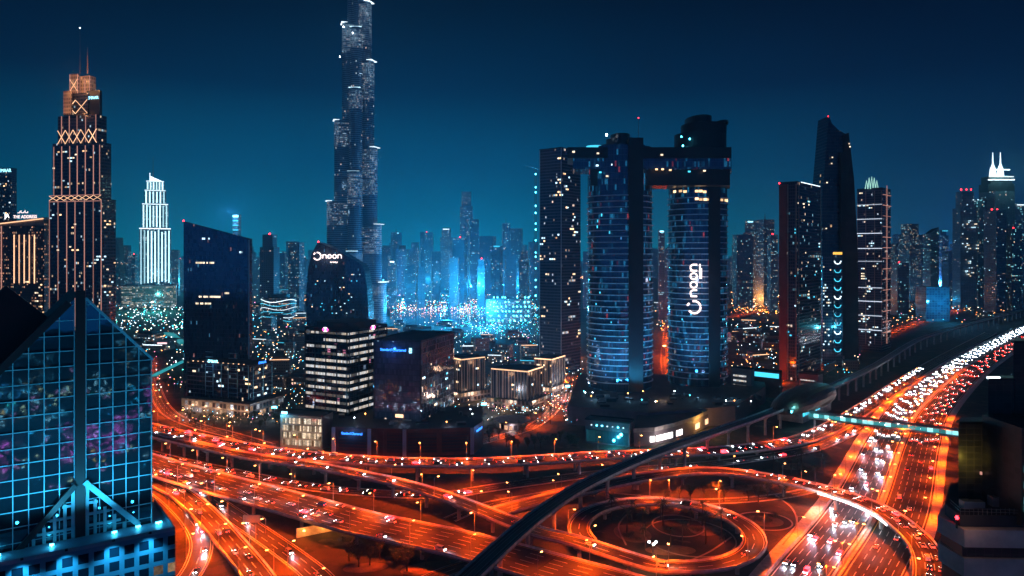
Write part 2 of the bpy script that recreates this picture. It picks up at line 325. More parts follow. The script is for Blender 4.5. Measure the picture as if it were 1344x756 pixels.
# ---------------------------------------------------------------- roads
def spline(pts, step=5.0):
    pts = [Vector(p) for p in pts]; out = []; q = [pts[0] * 2 - pts[1]] + pts + [pts[-1] * 2 - pts[-2]]
    for i in range(1, len(q) - 2):
        a, b, c, d = q[i - 1:i + 3]; n = max(2, int((c - b).length / step))
        for k in range(n):
            t = k / n; out.append(.5 * ((2 * b) + (c - a) * t + (2 * a - 5 * b + 4 * c - d) * t * t + (3 * b - a - 3 * c + d) * t ** 3))
    out.append(pts[-1]); return out
class Path:
    def __init__(s, pts, step=5.0):
        s.p = spline(pts, step); n = len(s.p); s.nor = []; s.s = [0.0]
        for i in range(n):
            t = s.p[min(i + 1, n - 1)] - s.p[max(i - 1, 0)]; t.z = 0; t.normalize(); s.nor.append(Vector((t.y, -t.x, 0)))   # right-hand side
            if i: s.s.append(s.s[-1] + (s.p[i] - s.p[i - 1]).length)
        s.len = s.s[-1]
    def at(s, d, off=0.0):
        d = max(0, min(s.len - .001, d)); lo, hi = 0, len(s.s) - 1
        while hi - lo > 1:
            m = (lo + hi) // 2
            if s.s[m] <= d: lo = m
            else: hi = m
        t = (d - s.s[lo]) / max(1e-6, s.s[hi] - s.s[lo]); p = s.p[lo].lerp(s.p[hi], t); n = s.nor[lo].lerp(s.nor[hi], t)
        return p + n * off, math.atan2(n.x, -n.y)         # heading of travel
    def ribbon(s, mb, prof, m=0, closed=False, d0=None, d1=None):
        """sweep a profile of (offset, height above deck) along the path"""
        idx = [i for i in range(len(s.p)) if (d0 is None or s.s[i] >= d0) and (d1 is None or s.s[i] <= d1)]
        k = len(prof); rng = range(k if closed else k - 1)
        for a, b in zip(idx, idx[1:]):
            for j in rng:
                (o0, h0), (o1, h1) = prof[j], prof[(j + 1) % k]; up = Vector((0, 0, 1))
                mb.face([s.p[a] + s.nor[a] * o0 + up * h0, s.p[b] + s.nor[b] * o0 + up * h0, s.p[b] + s.nor[b] * o1 + up * h1, s.p[a] + s.nor[a] * o1 + up * h1],
                        [(o0, s.s[a]), (o0, s.s[b]), (o1, s.s[b]), (o1, s.s[a])], m)
        if closed and idx:
            for i, fl in ((idx[0], 0), (idx[-1], 1)):
                pts = [s.p[i] + s.nor[i] * o + Vector((0, 0, h)) for o, h in prof]; mb.face(pts if fl == 0 else pts[::-1], None, m)
        return mb
def markings(path, lines, parent=None, origin=(0, 0, 0), kind=None):
    mb = MB()
    for off, w, dash, gap, m in lines:
        if dash is None: path.ribbon(mb, [(off - w / 2, .012), (off + w / 2, .012)], m)
        else:
            d = 3.0
            while d + dash < path.len:
                (a, _), (b, _), (c, _), (e, _) = path.at(d, off - w / 2), path.at(d + dash, off - w / 2), path.at(d + dash, off + w / 2), path.at(d, off + w / 2)
                up = Vector((0, 0, .012)); mb.face([a + up, b + up, c + up, e + up], None, m); d += dash + gap
    return mb.build('lane_marking', [MT['paint'], MT['yellow']], parent, origin)
def lane_lines(w, n, two=False):
    e = w / 2 - .9; out = [(-e, .3, None, 0, 1), (e, .3, None, 0, 0)]
    out += [(-e + 2 * e * k / n, .22, 7, 5, 0) for k in range(1, n)]; return out
PATHS = {}
def flyover(key, pts, w, lanes, label, group=None, thick=1.7, piers=True, pier_gap=34, first=10, skip=(), ends=None, bar=(1, 1), name='flyover', minz=3.6):
    path = Path(pts); PATHS[key] = path; o = path.at(path.len / 2)[0].copy(); o.z = 0
    rt = empty(name, o, label, 'flyover', group); h = w / 2
    mb = MB(); path.ribbon(mb, [(-h, 0), (h, 0)], 0)
    path.ribbon(mb, [(h, 0), (h + .5, -.05), (h + .45, -.7), (h * .55, -thick), (-h * .55, -thick), (-h - .45, -.7), (-h - .5, -.05), (-h, 0)], 1)
    mb.build('deck', [MT['asphalt'], MT['deckside']], rt, o)
    for sgn, on in zip((-1, 1), bar):
        if on:
            a = sgn * (h + .25); b = MB(); path.ribbon(b, [(a - .28, .02), (a - .16, 1.0), (a + .16, 1.0), (a + .28, .02)], 0, True); b.build('barrier', MT['barrier'], rt, o)
    markings(path, lane_lines(w, lanes), rt, o)
    d = first
    while piers and d < path.len - 6:
        p, rz = path.at(d)
        if p.z > minz and not any(a < d < b for a, b in skip):
            b = MB(); top = p.z - thick + .02; c, s = math.cos(rz + math.pi / 2), math.sin(rz + math.pi / 2)
            for q in ((0,) if w < 15 else (-w * .24, w * .24)):
                b.tube([(p.x + c * q, p.y + s * q, -.3), (p.x + c * q, p.y + s * q, top - 1.1)], .95, 10)
            hw = h * .8; co, si = math.cos(rz), math.sin(rz)
            for t0, t1, z0, z1 in ((.5, 1, top - 1.5, top),):
                lo = [(p.x + c * q - 0 + co * r * .8, p.y + s * q + si * r * .8) for q, r in ((-hw * .5, -1), (-hw * .5, 1), (hw * .5, 1), (hw * .5, -1))]
                hi = [(p.x + c * q + co * r, p.y + s * q + si * r) for q, r in ((-hw, -1), (-hw, 1), (hw, 1), (hw, -1))]
                L = [(*q, z0) for q in lo]; H = [(*q, z1) for q in hi]
                for i in range(4): j = (i + 1) % 4; b.face([L[j], L[i], H[i], H[j]])
                b.face(L); b.face(H[::-1])
            b.build('pier', MT['concrete'], rt, o)
        d += pier_gap
    return rt
def ground_road(key, pts, w, lanes, name='road', kerb=True, lift=.03):
    path = Path(pts); PATHS[key] = path; h = w / 2
    mb = MB(); path.ribbon(mb, [(-h, 0), (h, 0)], 0)
    if kerb:
        for a in (-h - .3, h): path.ribbon(mb, [(a, -.6), (a, .14), (a + .3, .14), (a + .3, -.6)], 1)
        path.ribbon(mb, [(-h - .3, -.1), (-h - 5, -1.2)], 2); path.ribbon(mb, [(h + 5, -1.2), (h + .3, -.1)], 2)
    tag(mb.build(name, [MT['asphalt'], MT['barrier'], MT['ground']]), kind='structure')
    tag(markings(path, lane_lines(w, lanes)), kind='structure').name = 'road_marking'; return path
def T(seq): return [P(*q) for q in seq]
flyover('upper', T([(110, 536, 10), (150, 549, 10), (201, 563, 10), (252, 574.5, 10), (330, 589, 10), (408, 599, 10), (500, 606, 10), (573, 607.5, 10), (640, 607, 10), (710, 603.5, 10), (780, 599, 9.5), (850, 596, 8.5), (900, 594, 7), (960, 590.5, 5), (1030, 582, 3), (1070, 570.5, 1.6), (1110, 551, .8), (1145, 529, .5), (1190, 499, .4), (1240, 469, .4), (1300, 437, .4)]),
        17, 4, 'long curved concrete flyover with queuing cars, passing below the red-brown podium')
flyover('merge', [P(130, 553, 9.98)] + T([(165, 562, 10), (201, 570.5, 10), (252, 582.5, 10), (330, 599.5, 10), (408, 611, 10), (468, 622, 9.9), (516, 632, 9.7), (573, 648, 9.3), (630, 669, 9), (676, 687, 8.4), (708, 699, 8), (758, 711, 7.4)]) +
        [Vector((74 + 41.5 * math.cos(R(a)), 351 + 41.5 * math.sin(R(a)), 6.6 - .3 * k / 22)) for k, a in enumerate(range(-110, 206, 14))],
        10, 2, 'narrow ramp that slants down right from the long flyover and curls into a full loop', pier_gap=26)
flyover('main', T([(110, 581, 8), (150, 594, 8), (201, 611, 8), (237, 621, 8), (290, 636, 8), (346, 651, 8), (408, 668, 8), (468, 684.5, 8), (530, 698, 8), (587, 710, 8), (659, 728, 8), (720, 745, 8), (783, 762, 8), (850, 781, 8), (930, 803, 8)]),
        26, 6, 'widest flyover, sweeping diagonally across the middle of the interchange', pier_gap=38)
flyover('left_bend', T([(120, 590, 4.5), (160, 607, 4.5), (201, 629, 4.5), (240, 650, 4.3), (275, 681, 4), (305, 715, 3.6), (335, 752, 3), (365, 798, 2.4)]), 12, 3, 'low bending flyover beside the blue gabled building, next to the slip road', minz=9)
flyover('arc', T([(640, 677, .9), (670, 667, 1.2), (700, 659, 2), (760, 645, 4), (820, 631.5, 6), (870, 623, 7.4), (930, 618, 8.6), (1000, 625.5, 9.3), (1067, 639, 9.5), (1117, 653.5, 9.5), (1158, 671, 9.5), (1190, 694, 9.5), (1213, 720, 9.5), (1221, 752, 9.5), (1212, 795, 9.5), (1180, 850, 9.5)]), 12, 3, 'curved flyover with queuing cars crossing over the highway, its near side lit white', pier_gap=30, skip=[(306, 372)])
# slip roads at grade
def G(seq): return [P(a, b, .12) for a, b in seq]
ground_road('slip', T([(205, 642, 3.0), (228, 660, 2.6), (252, 686, 1.6), (264, 710, .8), (260, 735, .3), (245, 760, .15), (212, 795, .15)]), 10, 2)
ground_road('inner', G([(225, 618), (262, 646), (300, 672), (340, 699), (380, 727), (412, 752), (440, 782)]), 12, 3)
ground_road('queue', T([(120, 574, 2), (160, 585, 2), (201, 597, 2), (252, 608.5, 2), (315, 622, 1.8), (377, 634, 1.4), (440, 643, .9), (527, 649, .4), (590, 649, .3), (640, 641, .3), (726, 629, .3), (790, 621, .3), (860, 614.5, .3), (942, 608, .3), (1036, 595, .3), (1080, 584, .3), (1130, 560, .3)]), 12, 3)
ground_road('link', [P(a, b, .1) for a, b in [(590, 682), (640, 662.5), (726, 646.5), (780, 634), (850, 621)]], 8, 2)
ground_road('under', [P(a, b, .14) for a, b in [(1072, 641), (1040, 648.5), (1000, 654), (950, 657.5), (900, 658), (850, 654), (805, 650)]], 8, 2)
ground_road('lower', G([(500, 800), (560, 762), (610, 742), (640, 735)]), 9, 2)
# the highway
HWL = [Vector(p) for p in ((-40, 90, .2), (60, 238, .2), (112, 316, .2), (182, 412, .2), (276, 560, .2), (365, 690, .2), (560, 932, .2), (790, 1190, .2), (1045, 1462, .2), (1700, 2110, .2), (2500, 2850, .2))]
edge = Path(HWL, 12); HW = Path([edge.p[i] + edge.nor[i] * 24 for i in range(0, len(edge.p), 3)], 8); PATHS['highway'] = HW
mb = MB(); HW.ribbon(mb, [(-24, 0), (24, 0)], 0)
for a in (-24.4, 24.0): HW.ribbon(mb, [(a, -.3), (a, .15), (a + .4, .15), (a + .4, -.3)], 1)
HW.ribbon(mb, [(-1.6, 0.004), (-1.6, .16), (1.6, .16), (1.6, 0.004)], 1)
HW.ribbon(mb, [(-31, .1), (-24.4, .1)], 1); HW.ribbon(mb, [(24.4, .1), (29, .1)], 1)
tag(mb.build('highway', [MT['asphalt'], MT['barrier']]), kind='structure')
ln = []
for c in (-12.8, 12.8): ln += [(c - 10, .35, None, 0, 1 if c > 0 else 0), (c + 10, .35, None, 0, 1 if c < 0 else 0)] + [(c - 10 + 20 * k / 6, .24, 7, 5, 0) for k in range(1, 6)]
tag(markings(HW, ln), kind='structure').name = 'highway_marking'
for off, lb in ((-24.9, 'long pale kerbside barrier on the left edge of the wide highway'), (0, 'concrete barrier running down the middle of the wide highway')):
    b = MB(); HW.ribbon(b, [(off - .3, .12), (off - .15, 1.1), (off + .15, 1.1), (off + .3, .12)], 0, True); tag(b.build('crash_barrier', MT['barrier']), lb, 'barrier')
# ---------------------------------------------------------------- metro viaduct and station
MV = Path([Vector((-95, 90, 16)), Vector((-60, 170, 16)), Vector((-36, 230, 16)), Vector((-13, 287, 16)), Vector((9, 337, 16)), Vector((36, 385, 16)), Vector((77, 438, 16)), Vector((129, 493, 16)), Vector((192, 558, 16)), Vector((249, 622, 16)), Vector((310, 692, 16)), Vector((409, 814, 16)), Vector((583, 1045, 16)), Vector((690, 1165, 16)), Vector((811, 1290, 16)), Vector((1190, 1670, 16)), Vector((1900, 2370, 16))], 8)
o = Vector((129, 493, 0)); rt = empty('metro_viaduct', o, 'dark elevated railway viaduct snaking over the interchange to the shell-roofed station', 'viaduct')
mb = MB(); MV.ribbon(mb, [(-4.4, 0), (4.4, 0)], 0); MV.ribbon(mb, [(4.4, 0), (4.75, -.1), (4.6, -.7), (2.2, -2.3), (-2.2, -2.3), (-4.6, -.7), (-4.75, -.1), (-4.4, 0)], 1); mb.build('deck', [MT['dark'], MT['deckside']], rt, o)
for a in (-4.5, 4.5): b = MB(); MV.ribbon(b, [(a - .13, -.02), (a - .13, 1.25), (a + .13, 1.25), (a + .13, -.02)], 0, True); b.build('parapet', MT['barrier'], rt, o)
for a in (-2.7, -1.2, 1.2, 2.7): b = MB(); MV.ribbon(b, [(a - .08, .01), (a - .08, .2), (a + .08, .2), (a + .08, .01)], 0, True); b.build('rail', MT['steel'], rt, o)
d = 24
while d < MV.len:
    p, rz = MV.at(d); b = MB(); b.tube([(p.x, p.y, -.3), (p.x, p.y, 11.2), (p.x, p.y, 12.2), (p.x, p.y, 13.72)], [1.05, 1.05, 1.3, 2.3], 10); b.build('pier', MT['concrete'], rt, o); d += 30 if d < 900 else 42
MS = min(range(len(MV.p)), key=lambda i: (MV.p[i] - Vector((252, 625, 16))).length); ms = MV.s[MS]; p0, rz = MV.at(ms)
st = empty('metro_station', (p0.x, p0.y, 0), 'shell-roofed elevated railway station, dark bronze, straddling the viaduct', 'station')
mb = MB(); NS, NA = 28, 14; rings = []
for i in range(NS + 1):
    t = i / NS * 2 - 1; p, a = MV.at(ms + t * 66); n = Vector((math.sin(a), -math.cos(a), 0)); prof = (1 - abs(t) ** 2.4) ** .6 + .03; row = []
    for k in range(NA + 1):
        q = -1 + 2 * k / NA; an = q * R(112); row.append(p + n * (15.5 * prof * math.sin(an)) + Vector((0, 0, -2.5 + (11.5 * prof) * math.cos(an) + (1.5 * prof))))
    rings.append(row)
for i in range(NS):
    for k in range(NA): mb.face([rings[i][k], rings[i + 1][k], rings[i + 1][k + 1], rings[i][k + 1]])
MT['bronze'] = mat('bronze roof', (.11, .07, .045), .38, .5, var=.2, scale=.4)
so = st.location; mb.build('roof', MT['bronze'], st, so, True)
c, s = math.cos(rz), math.sin(rz); up = Vector((0, 0, 1)); dv = Vector((c, s, 0)); nv = Vector((s, -c, 0))
b = MB(); b.box((p0.x, p0.y, 7), (70, 21, 10.5), rz); b.build('concourse', MT['deckside'], st, so)
for k in range(12):
    q = p0 + dv * (-33 + 6 * k) + nv * 10.7; b = MB(); b.box((q.x, q.y, 9), (4.2, .3, 3.4), rz); b.build('window', MT['linec'] if k in (0, 1, 2, 5, 6) else MT['dark'], st, so)
q = p0 - dv * 50 + nv * 3; b = MB(); b.box((q.x, q.y, 15), (16, 12, 3), rz); b.build('end_canopy', MT['dark'], st, so)
for k in range(5): r_ = q + dv * (-6 + 3 * k) + nv * 6.2; b = MB(); b.box((r_.x, r_.y, 14.6), (2.0, .3, 1.6), rz); b.build('canopy_light', MT['cyanl'], st, so)
light('station_lamp', 'POINT', Vector((q.x - so.x, q.y - so.y, 19)) + nv * 9, (.15, .8, 1), 4000, st)
# covered footbridge over the highway
A, B = P(1062, 547, 8.5), P(1262, 572, 8.5); B = A + (B - A) * 1.0
fb = empty('footbridge', ((A.x + B.x) / 2, (A.y + B.y) / 2, 0), 'covered teal-lit footbridge crossing the wide highway from the station', 'footbridge'); fo = fb.location
fd = (B - A).normalized(); fz = math.atan2(fd.y, fd.x); fL = (B - A).length; fm = (A + B) / 2; fn = Vector((fd.y, -fd.x, 0))
b = MB(); b.box((fm.x, fm.y, 8.0), (fL, 5.4, .9), fz); b.build('deck', MT['concrete'], fb, fo)
rb = MB(); Path([A, B], 4).ribbon(rb, [(-3, 4.0), (-1.5, 4.9), (1.5, 4.9), (3, 4.0), (2.6, 3.8), (-2.6, 3.8)], 0, True); rb.build('roof', MT['deckside'], fb, fo)
MT['tealglass'] = lamp_mat('teal lit glazing', (.04, .5, .55), .55, .35); MT['tealglass2'] = lamp_mat('bright teal glazing', (.3, .85, .9), 1.5, .3)
for k in range(int(fL // 4)):
    q = A + fd * (4 * k + 2) + fn * 2.6
    b = MB(); b.box((q.x, q.y, 10.5), (3.7, .12, 2.9), fz); b.build('window', MT['tealglass2' if random.random() < .22 else 'tealglass'], fb, fo)
for t in (.04, .5, .93):
    q = A + fd * (t * fL); b = MB(); b.tube([(q.x, q.y, -.2), (q.x, q.y, 7.5)], .8, 10); b.build('pier', MT['concrete'], fb, fo)
# ---------------------------------------------------------------- street lamps
def lamp_proto(double, h=11.0, arm=2.6):
    rt = bpy.data.objects.new('street_lamp', None); COL.objects.link(rt)
    b = MB(); b.tube([(0, 0, 0), (0, 0, .6), (0, 0, h - 1), (0, 0, h)], [.22, .15, .1, .07], 6); b.build('pole', MT['steel'], rt)
    for sgn in ((-1, 1) if double else (1,)):
        b = MB(); b.tube([(0, 0, h - .6), (0, sgn * arm * .35, h - .05), (0, sgn * arm * .75, h + .18), (0, sgn * arm, h + .2)], [.07, .06, .05, .05], 5); b.build('arm', MT['steel'], rt)
        b = MB(); b.box((0, sgn * (arm + .4), h + .26), (.5, 1.2, .2), 0); hd = b.build('lamp_head', MT['steel'], rt)
        b = MB(); b.prism(ell(0, sgn * (arm + .4), .42, .62, 10), h - .14, h + .16, bottom=True); b.build('lamp_glass', MT['lamp'], rt).parent = hd
    light('lamp_light', 'SPOT', (0, 0 if double else arm * .6, h - .35), SODIUM, 1.0, rt, .5, 146, None, .8)
    return rt
LPOW = 66000
LD, LS = lamp_proto(True), lamp_proto(False)
for d_ in LIGHTS.values():
    if d_.name.startswith('lamp_light'): d_.energy = LPOW
used_protos = set(); NL = [0]
def clear(p, key):
    for k, pa in list(PATHS.items()) + [('metro', MV)]:
        if k == key or k == 'highway': continue
        for q in pa.p:
            if abs(q.x - p.x) < 11 and abs(q.y - p.y) < 11 and (p.z + 2.5 < q.z < p.z + 15) and (q.xy - p.xy).length < 10.5: return False
    return True
def lamps(key, off, gap, where, first=8, face=1, double=False, d0=0, d1=1e9, z=None):
    path = PATHS[key]; d = max(first, d0); spots = []
    while d < min(path.len, d1):
        p, rz = path.at(d, off)
        if p.y > 60 and clear(p, key): spots.append((p, rz))
        d += gap
    vis = [s for s in spots if s[0].y > 285 and -740 < s[0].x / s[0].y * F < 740]
    vis.sort(key=lambda s: s[0].x / s[0].y)
    NL[0] += len(vis)
    for k, (p, rz) in enumerate(vis):
        pr = LD if double else LS
        o = pr if pr not in used_protos else copy_tree(pr); used_protos.add(pr)
        o.location = p if z is None else (p.x, p.y, z); o.rotation_euler = (0, 0, rz + (0 if face > 0 else math.pi))
        tag(o, f'orange street lamp, {nth(k + 1)} from left along the {where}', 'street lamp', 'orange street lamps')
lamps('upper', -8.9, 30, 'far side of the upper flyover', face=-1, d0=110, d1=640)
lamps('merge', 5.4, 34, 'near side of the looping ramp', face=1, d0=130)
lamps('main', -13.4, 30, 'far side of the widest flyover', face=-1, d0=30)
lamps('main', 13.4, 34, 'near side of the widest flyover', face=1, first=20, d0=40)
lamps('left_bend', 6.4, 32, 'near side of the bending flyover', face=1)
lamps('left_bend', -6.4, 36, 'far side of the bending flyover', face=-1, first=20)
lamps('arc', 6.4, 30, 'near side of the curved flyover', face=1, first=12)
lamps('queue', -6.8, 34, 'queue road at ground level', face=-1, d0=60)
lamps('inner', 6.6, 36, 'ground road under the flyovers', face=1)
lamps('slip', 5.6, 34, 'slip road by the gabled building', face=1)
lamps('under', 4.6, 30, 'short road under the curved flyover', face=1)
lamps('link', 4.6, 34, 'short link road beside the loop', face=1)
lamps('highway', 0, 30, 'central barrier of the highway', double=True, d0=150, d1=1000, z=.2)
lamps('highway', 25.5, 40, 'right edge of the highway', face=1, d0=190, d1=700)
lamps('highway', -25.5, 44, 'left edge of the highway', face=-1, d0=190, d1=800)
lamps('upper', 9, 42, 'service road beside the highway', face=1, d0=680, d1=1050)
# city streets behind
for key, seq, wd, gap, where in (('bridge street', [(880, 508), (874, 470), (876, 440), (880, 415), (885, 390)], 14, 24, 'street between the bridged towers'), ('hotel street', [(600, 588), (655, 574), (705, 556), (735, 524), (742, 486)], 10, 40, 'street curving past the round pavilion'),
        ('left avenue', [(196, 470), (203, 508), (218, 538), (250, 556), (305, 571), (352, 585)], 12, 36, 'avenue rounding the corner office block'), ('station street', [(968, 518), (1000, 507), (1040, 492), (1085, 474), (1130, 452), (1200, 424), (1290, 396)], 12, 44, 'street behind the railway station'),
        ('yard street', [(955, 416), (990, 409), (1028, 402)], 16, 30, 'yard beside the maroon faced tower'), ('district street', [(1165, 392), (1210, 384), (1262, 374)], 18, 60, 'district right of the banded tower')):
    ground_road(key, G(seq), wd, 3, 'street'); lamps(key, wd / 2 + .8, gap, where, face=1)
# high mast with a ring of lamps inside the loop
q = P(857, 738, 0); hm = empty('high_mast_lamp', q, 'tall mast with a cluster of lamps standing inside the loop', 'lamp mast')
b = MB(); b.tube([(0, 0, 0), (0, 0, 9)], [.3, .12], 8); b.build('mast', MT['steel'], hm)
for k in range(3):
    a = 2.1 * k + .5; b = MB(); b.tube([(0, 0, 8.6), (math.cos(a) * 1.6, math.sin(a) * 1.6, 9)], .05, 5); b.build('arm', MT['steel'], hm)
    b = MB(); b.prism(ell(math.cos(a) * 1.8, math.sin(a) * 1.8, .5, .5, 10), 8.7, 9.2, bottom=True); b.build('lamp_glass', MT['lampw'], hm)
light('mast_light', 'POINT', (0, 0, 8.2), (1, .3, .1), 16000, hm)
print('cars lamps', NL[0])
# garden kerbs and beds inside the interchange
def garden(pts, w=.8):
    p = Path(pts, 3); mb = MB(); p.ribbon(mb, [(-w / 2, 0), (-w / 2, .2), (w / 2, .2), (w / 2, 0)], 0); tag(mb.build('garden_path', MT['stone']), kind='structure')
def ring(cx, cy, a, b, z=.06, n=26): return [Vector((cx + a * math.cos(2 * math.pi * k / n), cy + b * math.sin(2 * math.pi * k / n), z)) for k in range(n + 1)]
q = P(1003, 684); garden(ring(q.x, q.y, 14, 13))
garden(G([(1018, 650), (1040, 668), (1045, 690), (1027, 716)])); q = P(890, 690); garden(ring(q.x, q.y, 13, 15)); q = P(905, 705); garden(ring(q.x, q.y, 22, 24), .7)
MT['sand'] = mat('sandy bed', (.17, .12, .075), .95, var=.4, scale=.25); MT['hedge'] = leaf_mat()
def bed(px, py, a, b, rot):
    q = P(px, py, .05); mb = MB(); mb.face([(x, y, .05) for x, y in ell(q.x, q.y, a, b, 26, rot)]); tag(mb.build('sand_ground', MT['sand']), kind='structure')
for a in ((860, 668, 14, 6, .3), (830, 700, 9, 12, .2), (925, 690, 9, 14, -.3), (1005, 684, 9, 8, 0), (880, 722, 12, 6, 0), (980, 640, 22, 5, .2), (700, 632, 16, 4, .2), (1045, 612, 12, 7, .5), (560, 745, 12, 6, .4), (480, 745, 10, 5, .2)): bed(*a)
garden(G([(960, 705), (930, 725), (890, 742)])); garden(G([(830, 668), (812, 690), (822, 716)]))
# ---------------------------------------------------------------- traffic
PAINTS = {'white': (.75, .75, .75), 'silver': (.45, .46, .48), 'black': (.012, .012, .014), 'grey': (.12, .125, .13), 'red': (.35, .02, .02), 'blue': (.03, .07, .22), 'beige': (.45, .38, .28)}
MT['carglass'] = mat('car glass', (.01, .012, .015), .08, var=0); MT['tyre'] = mat('tyre rubber', (.012, .012, .012), .85, var=.1)
MT['headlight'] = lamp_mat('headlight', (.8, .9, 1), 45, .4); MT['taillight'] = lamp_mat('taillight', (1, .03, .015), 16, .4)
def car_body(mb, van=False, s=1.0):
    if van: prof = [(-2.5, .45), (-2.5, 2.0), (-2.3, 2.15), (1.1, 2.15), (1.7, 1.25), (2.45, 1.0), (2.5, .45)]; roof = None
    else: prof = [(-2.2, .4), (-2.25, .8), (-2.1, 1.0), (-1.35, 1.05), (1.0, 1.0), (2.05, .85), (2.25, .6), (2.2, .35)]
    n = len(prof)
    def shell(prof, w0, w1):
        L = [(x, -(w0 if z < .9 else w1), z) for x, z in prof]; Rr = [(x, (w0 if z < .9 else w1), z) for x, z in prof]
        for i in range(len(prof)): j = (i + 1) % len(prof); mb.face([L[i], L[j], Rr[j], Rr[i]])
        mb.face(L[::-1]); mb.face(Rr)
    shell(prof, .92, .86)
    if not van: shell([(-1.5, 1.0), (-.95, 1.46), (.3, 1.48), (.55, 1.38), (1.15, .98)], .8, .66)
    return mb
def car_proto(col, van, lights=True):
    rt = bpy.data.objects.new('van' if van else 'car', None); COL.objects.link(rt)
    if col not in MT: MT[col] = mat(col + ' car paint', PAINTS[col], .25, .15 if col in ('silver', 'grey') else 0, var=.05)
    car_body(MB(), van).build('body', MT[col], rt)
    b = MB()
    if van: b.face([(1.18, -.8, 2.06), (1.72, -.8, 1.3), (1.72, .8, 1.3), (1.18, .8, 2.06)]); [b.box((0, s * .935, 1.7), (2.4, .02, .5)) for s in (-1, 1)]
    else:
        b.face([(.6, -.62, 1.40), (1.14, -.7, 1.03), (1.14, .7, 1.03), (.6, .62, 1.40)]); b.face([(-1.0, -.62, 1.45), (-1.48, -.7, 1.06), (-1.48, .7, 1.06), (-1.0, .62, 1.45)])
        for s in (-1, 1): b.face([(-1.2, s * .815, 1.06), (.95, s * .815, 1.06), (.35, s * .69, 1.42), (-.85, s * .69, 1.42)])
    b.build('window', MT['carglass'], rt)
    hz = .78 if van else .66; fx = 2.5 if van else 2.26
    for s in (-1, 1):
        b = MB(); b.box((fx, s * .64, hz), (.12, .46, .24)); b.build('headlight', MT['headlight'], rt)
        b = MB(); b.box((-fx + .0, s * .68, hz + .14), (.12, .4, .24)); b.build('taillight', MT['taillight'], rt)
    for x in (-1.4, 1.4):
        for s in (-1, 1): b = MB(); b.tube([(x, s * .72, .33), (x, s * .95, .33)], .33, 10); b.build('wheel', MT['tyre'], rt)
    return rt
CARS = {}
BEAM = [0]
def place_car(p, rz, van, col, label, group, beam=0, near=True):
    key = (col, van)
    if key not in CARS: o = CARS[key] = car_proto(col, van)
    else:
        src = CARS[key]; o = src.copy(); COL.objects.link(o)
        for ch in src.children:
            if ch.type == 'LIGHT' or (not near and ch.name.startswith('wheel')): continue
            c = ch.copy(); COL.objects.link(c); c.parent = o
    o.location = (p.x, p.y, p.z + .01); o.rotation_euler = (0, 0, rz); tag(o, label, 'van' if van else 'car', group)
    if beam:
        light('headlight_beam', 'SPOT', (2.6, 0, .75), (.62, .78, 1), beam, o, .25, 62, (R(84), 0, R(-90)), .8); BEAM[0] += 1
    return o
NCAR = [0]
def traffic(key, lanes, where, gap, d0=0, d1=1e9, beam=0, jitter=.35, prob=1.0, off_first=0):
    """lanes: (offset, +1 along the path / -1 against it)"""
    path = PATHS[key]; cars = []
    for ln, (off, sg) in enumerate(lanes):
        d = d0 + random.random() * gap
        while d < min(path.len - 3, d1):
            if random.random() < prob:
                p, rz = path.at(d, off + random.uniform(-.25, .25)); px = p.x / p.y * F
                if p.y > 290 and -660 < px < 660: cars.append((p, rz + (0 if sg > 0 else math.pi), ln, sg, px))
            d += gap * random.uniform(1 - jitter, 1 + jitter * 1.6)
    for ln in range(len(lanes)):
        row = sorted([c for c in cars if c[2] == ln], key=lambda c: c[4])
        for k, (p, rz, _, sg, px) in enumerate(row):
            col = random.choices(list(PAINTS), (6, 3, 2, 2, 1, 1, 1))[0]; van = random.random() < .12
            ww = f'on the {where}' if len(lanes) == 1 else f'{nth(ln + 1)} lane of the {where}'
            place_car(p, rz, van, col, f'{col} {"van" if van else "car"}, {nth(k + 1)} from left, {ww}', 'vehicles on the roads', beam, p.y < 430); NCAR[0] += 1
HB = 6500
traffic('upper', [(-6, -1), (-2.2, -1), (2.2, 1), (6, 1)], 'long upper flyover', 19, 70, 640, jitter=.5)
traffic('queue', [(-1.8, -1), (2.2, -1)], 'queue road', 14, 90, 330)
traffic('queue', [(2.2, -1)], 'far queue road', 24, 420, 700, HB)
traffic('arc', [(-3.8, -1), (.2, -1)], 'curved flyover', 10.5, 170, 480, jitter=.3)
traffic('main', [(-10.6, -1), (-6.6, -1), (10.2, 1)], 'widest flyover', 46, 60, 330, HB, prob=.8)
traffic('main', [(1.6, -1), (5.8, -1)], 'inner widest flyover', 17, 60, 290, 9000, prob=.9, jitter=.5)
traffic('left_bend', [(-2, -1), (2, -1)], 'low bending flyover', 38, 60, 330, HB)
traffic('merge', [(0, 1)], 'looping ramp', 34, 190, 600, HB)
traffic('slip', [(-1.8, 1)], 'slip road', 16, 40, 140, HB)
traffic('inner', [(0, 1)], 'road under the flyovers', 40, 40, 300, HB)
L_ = [-21, -17.7, -14.4, -11.1, -7.8, -4.5]
traffic('highway', [(o_, -1) for o_ in L_], 'oncoming highway side', 40, 200, 560, HB, prob=.85, jitter=.6)
traffic('highway', [(-o_, 1) for o_ in L_[::2]], 'departing highway side', 58, 200, 560, 0, prob=.8, jitter=.6)
print('cars', NCAR[0], 'beams', BEAM[0])
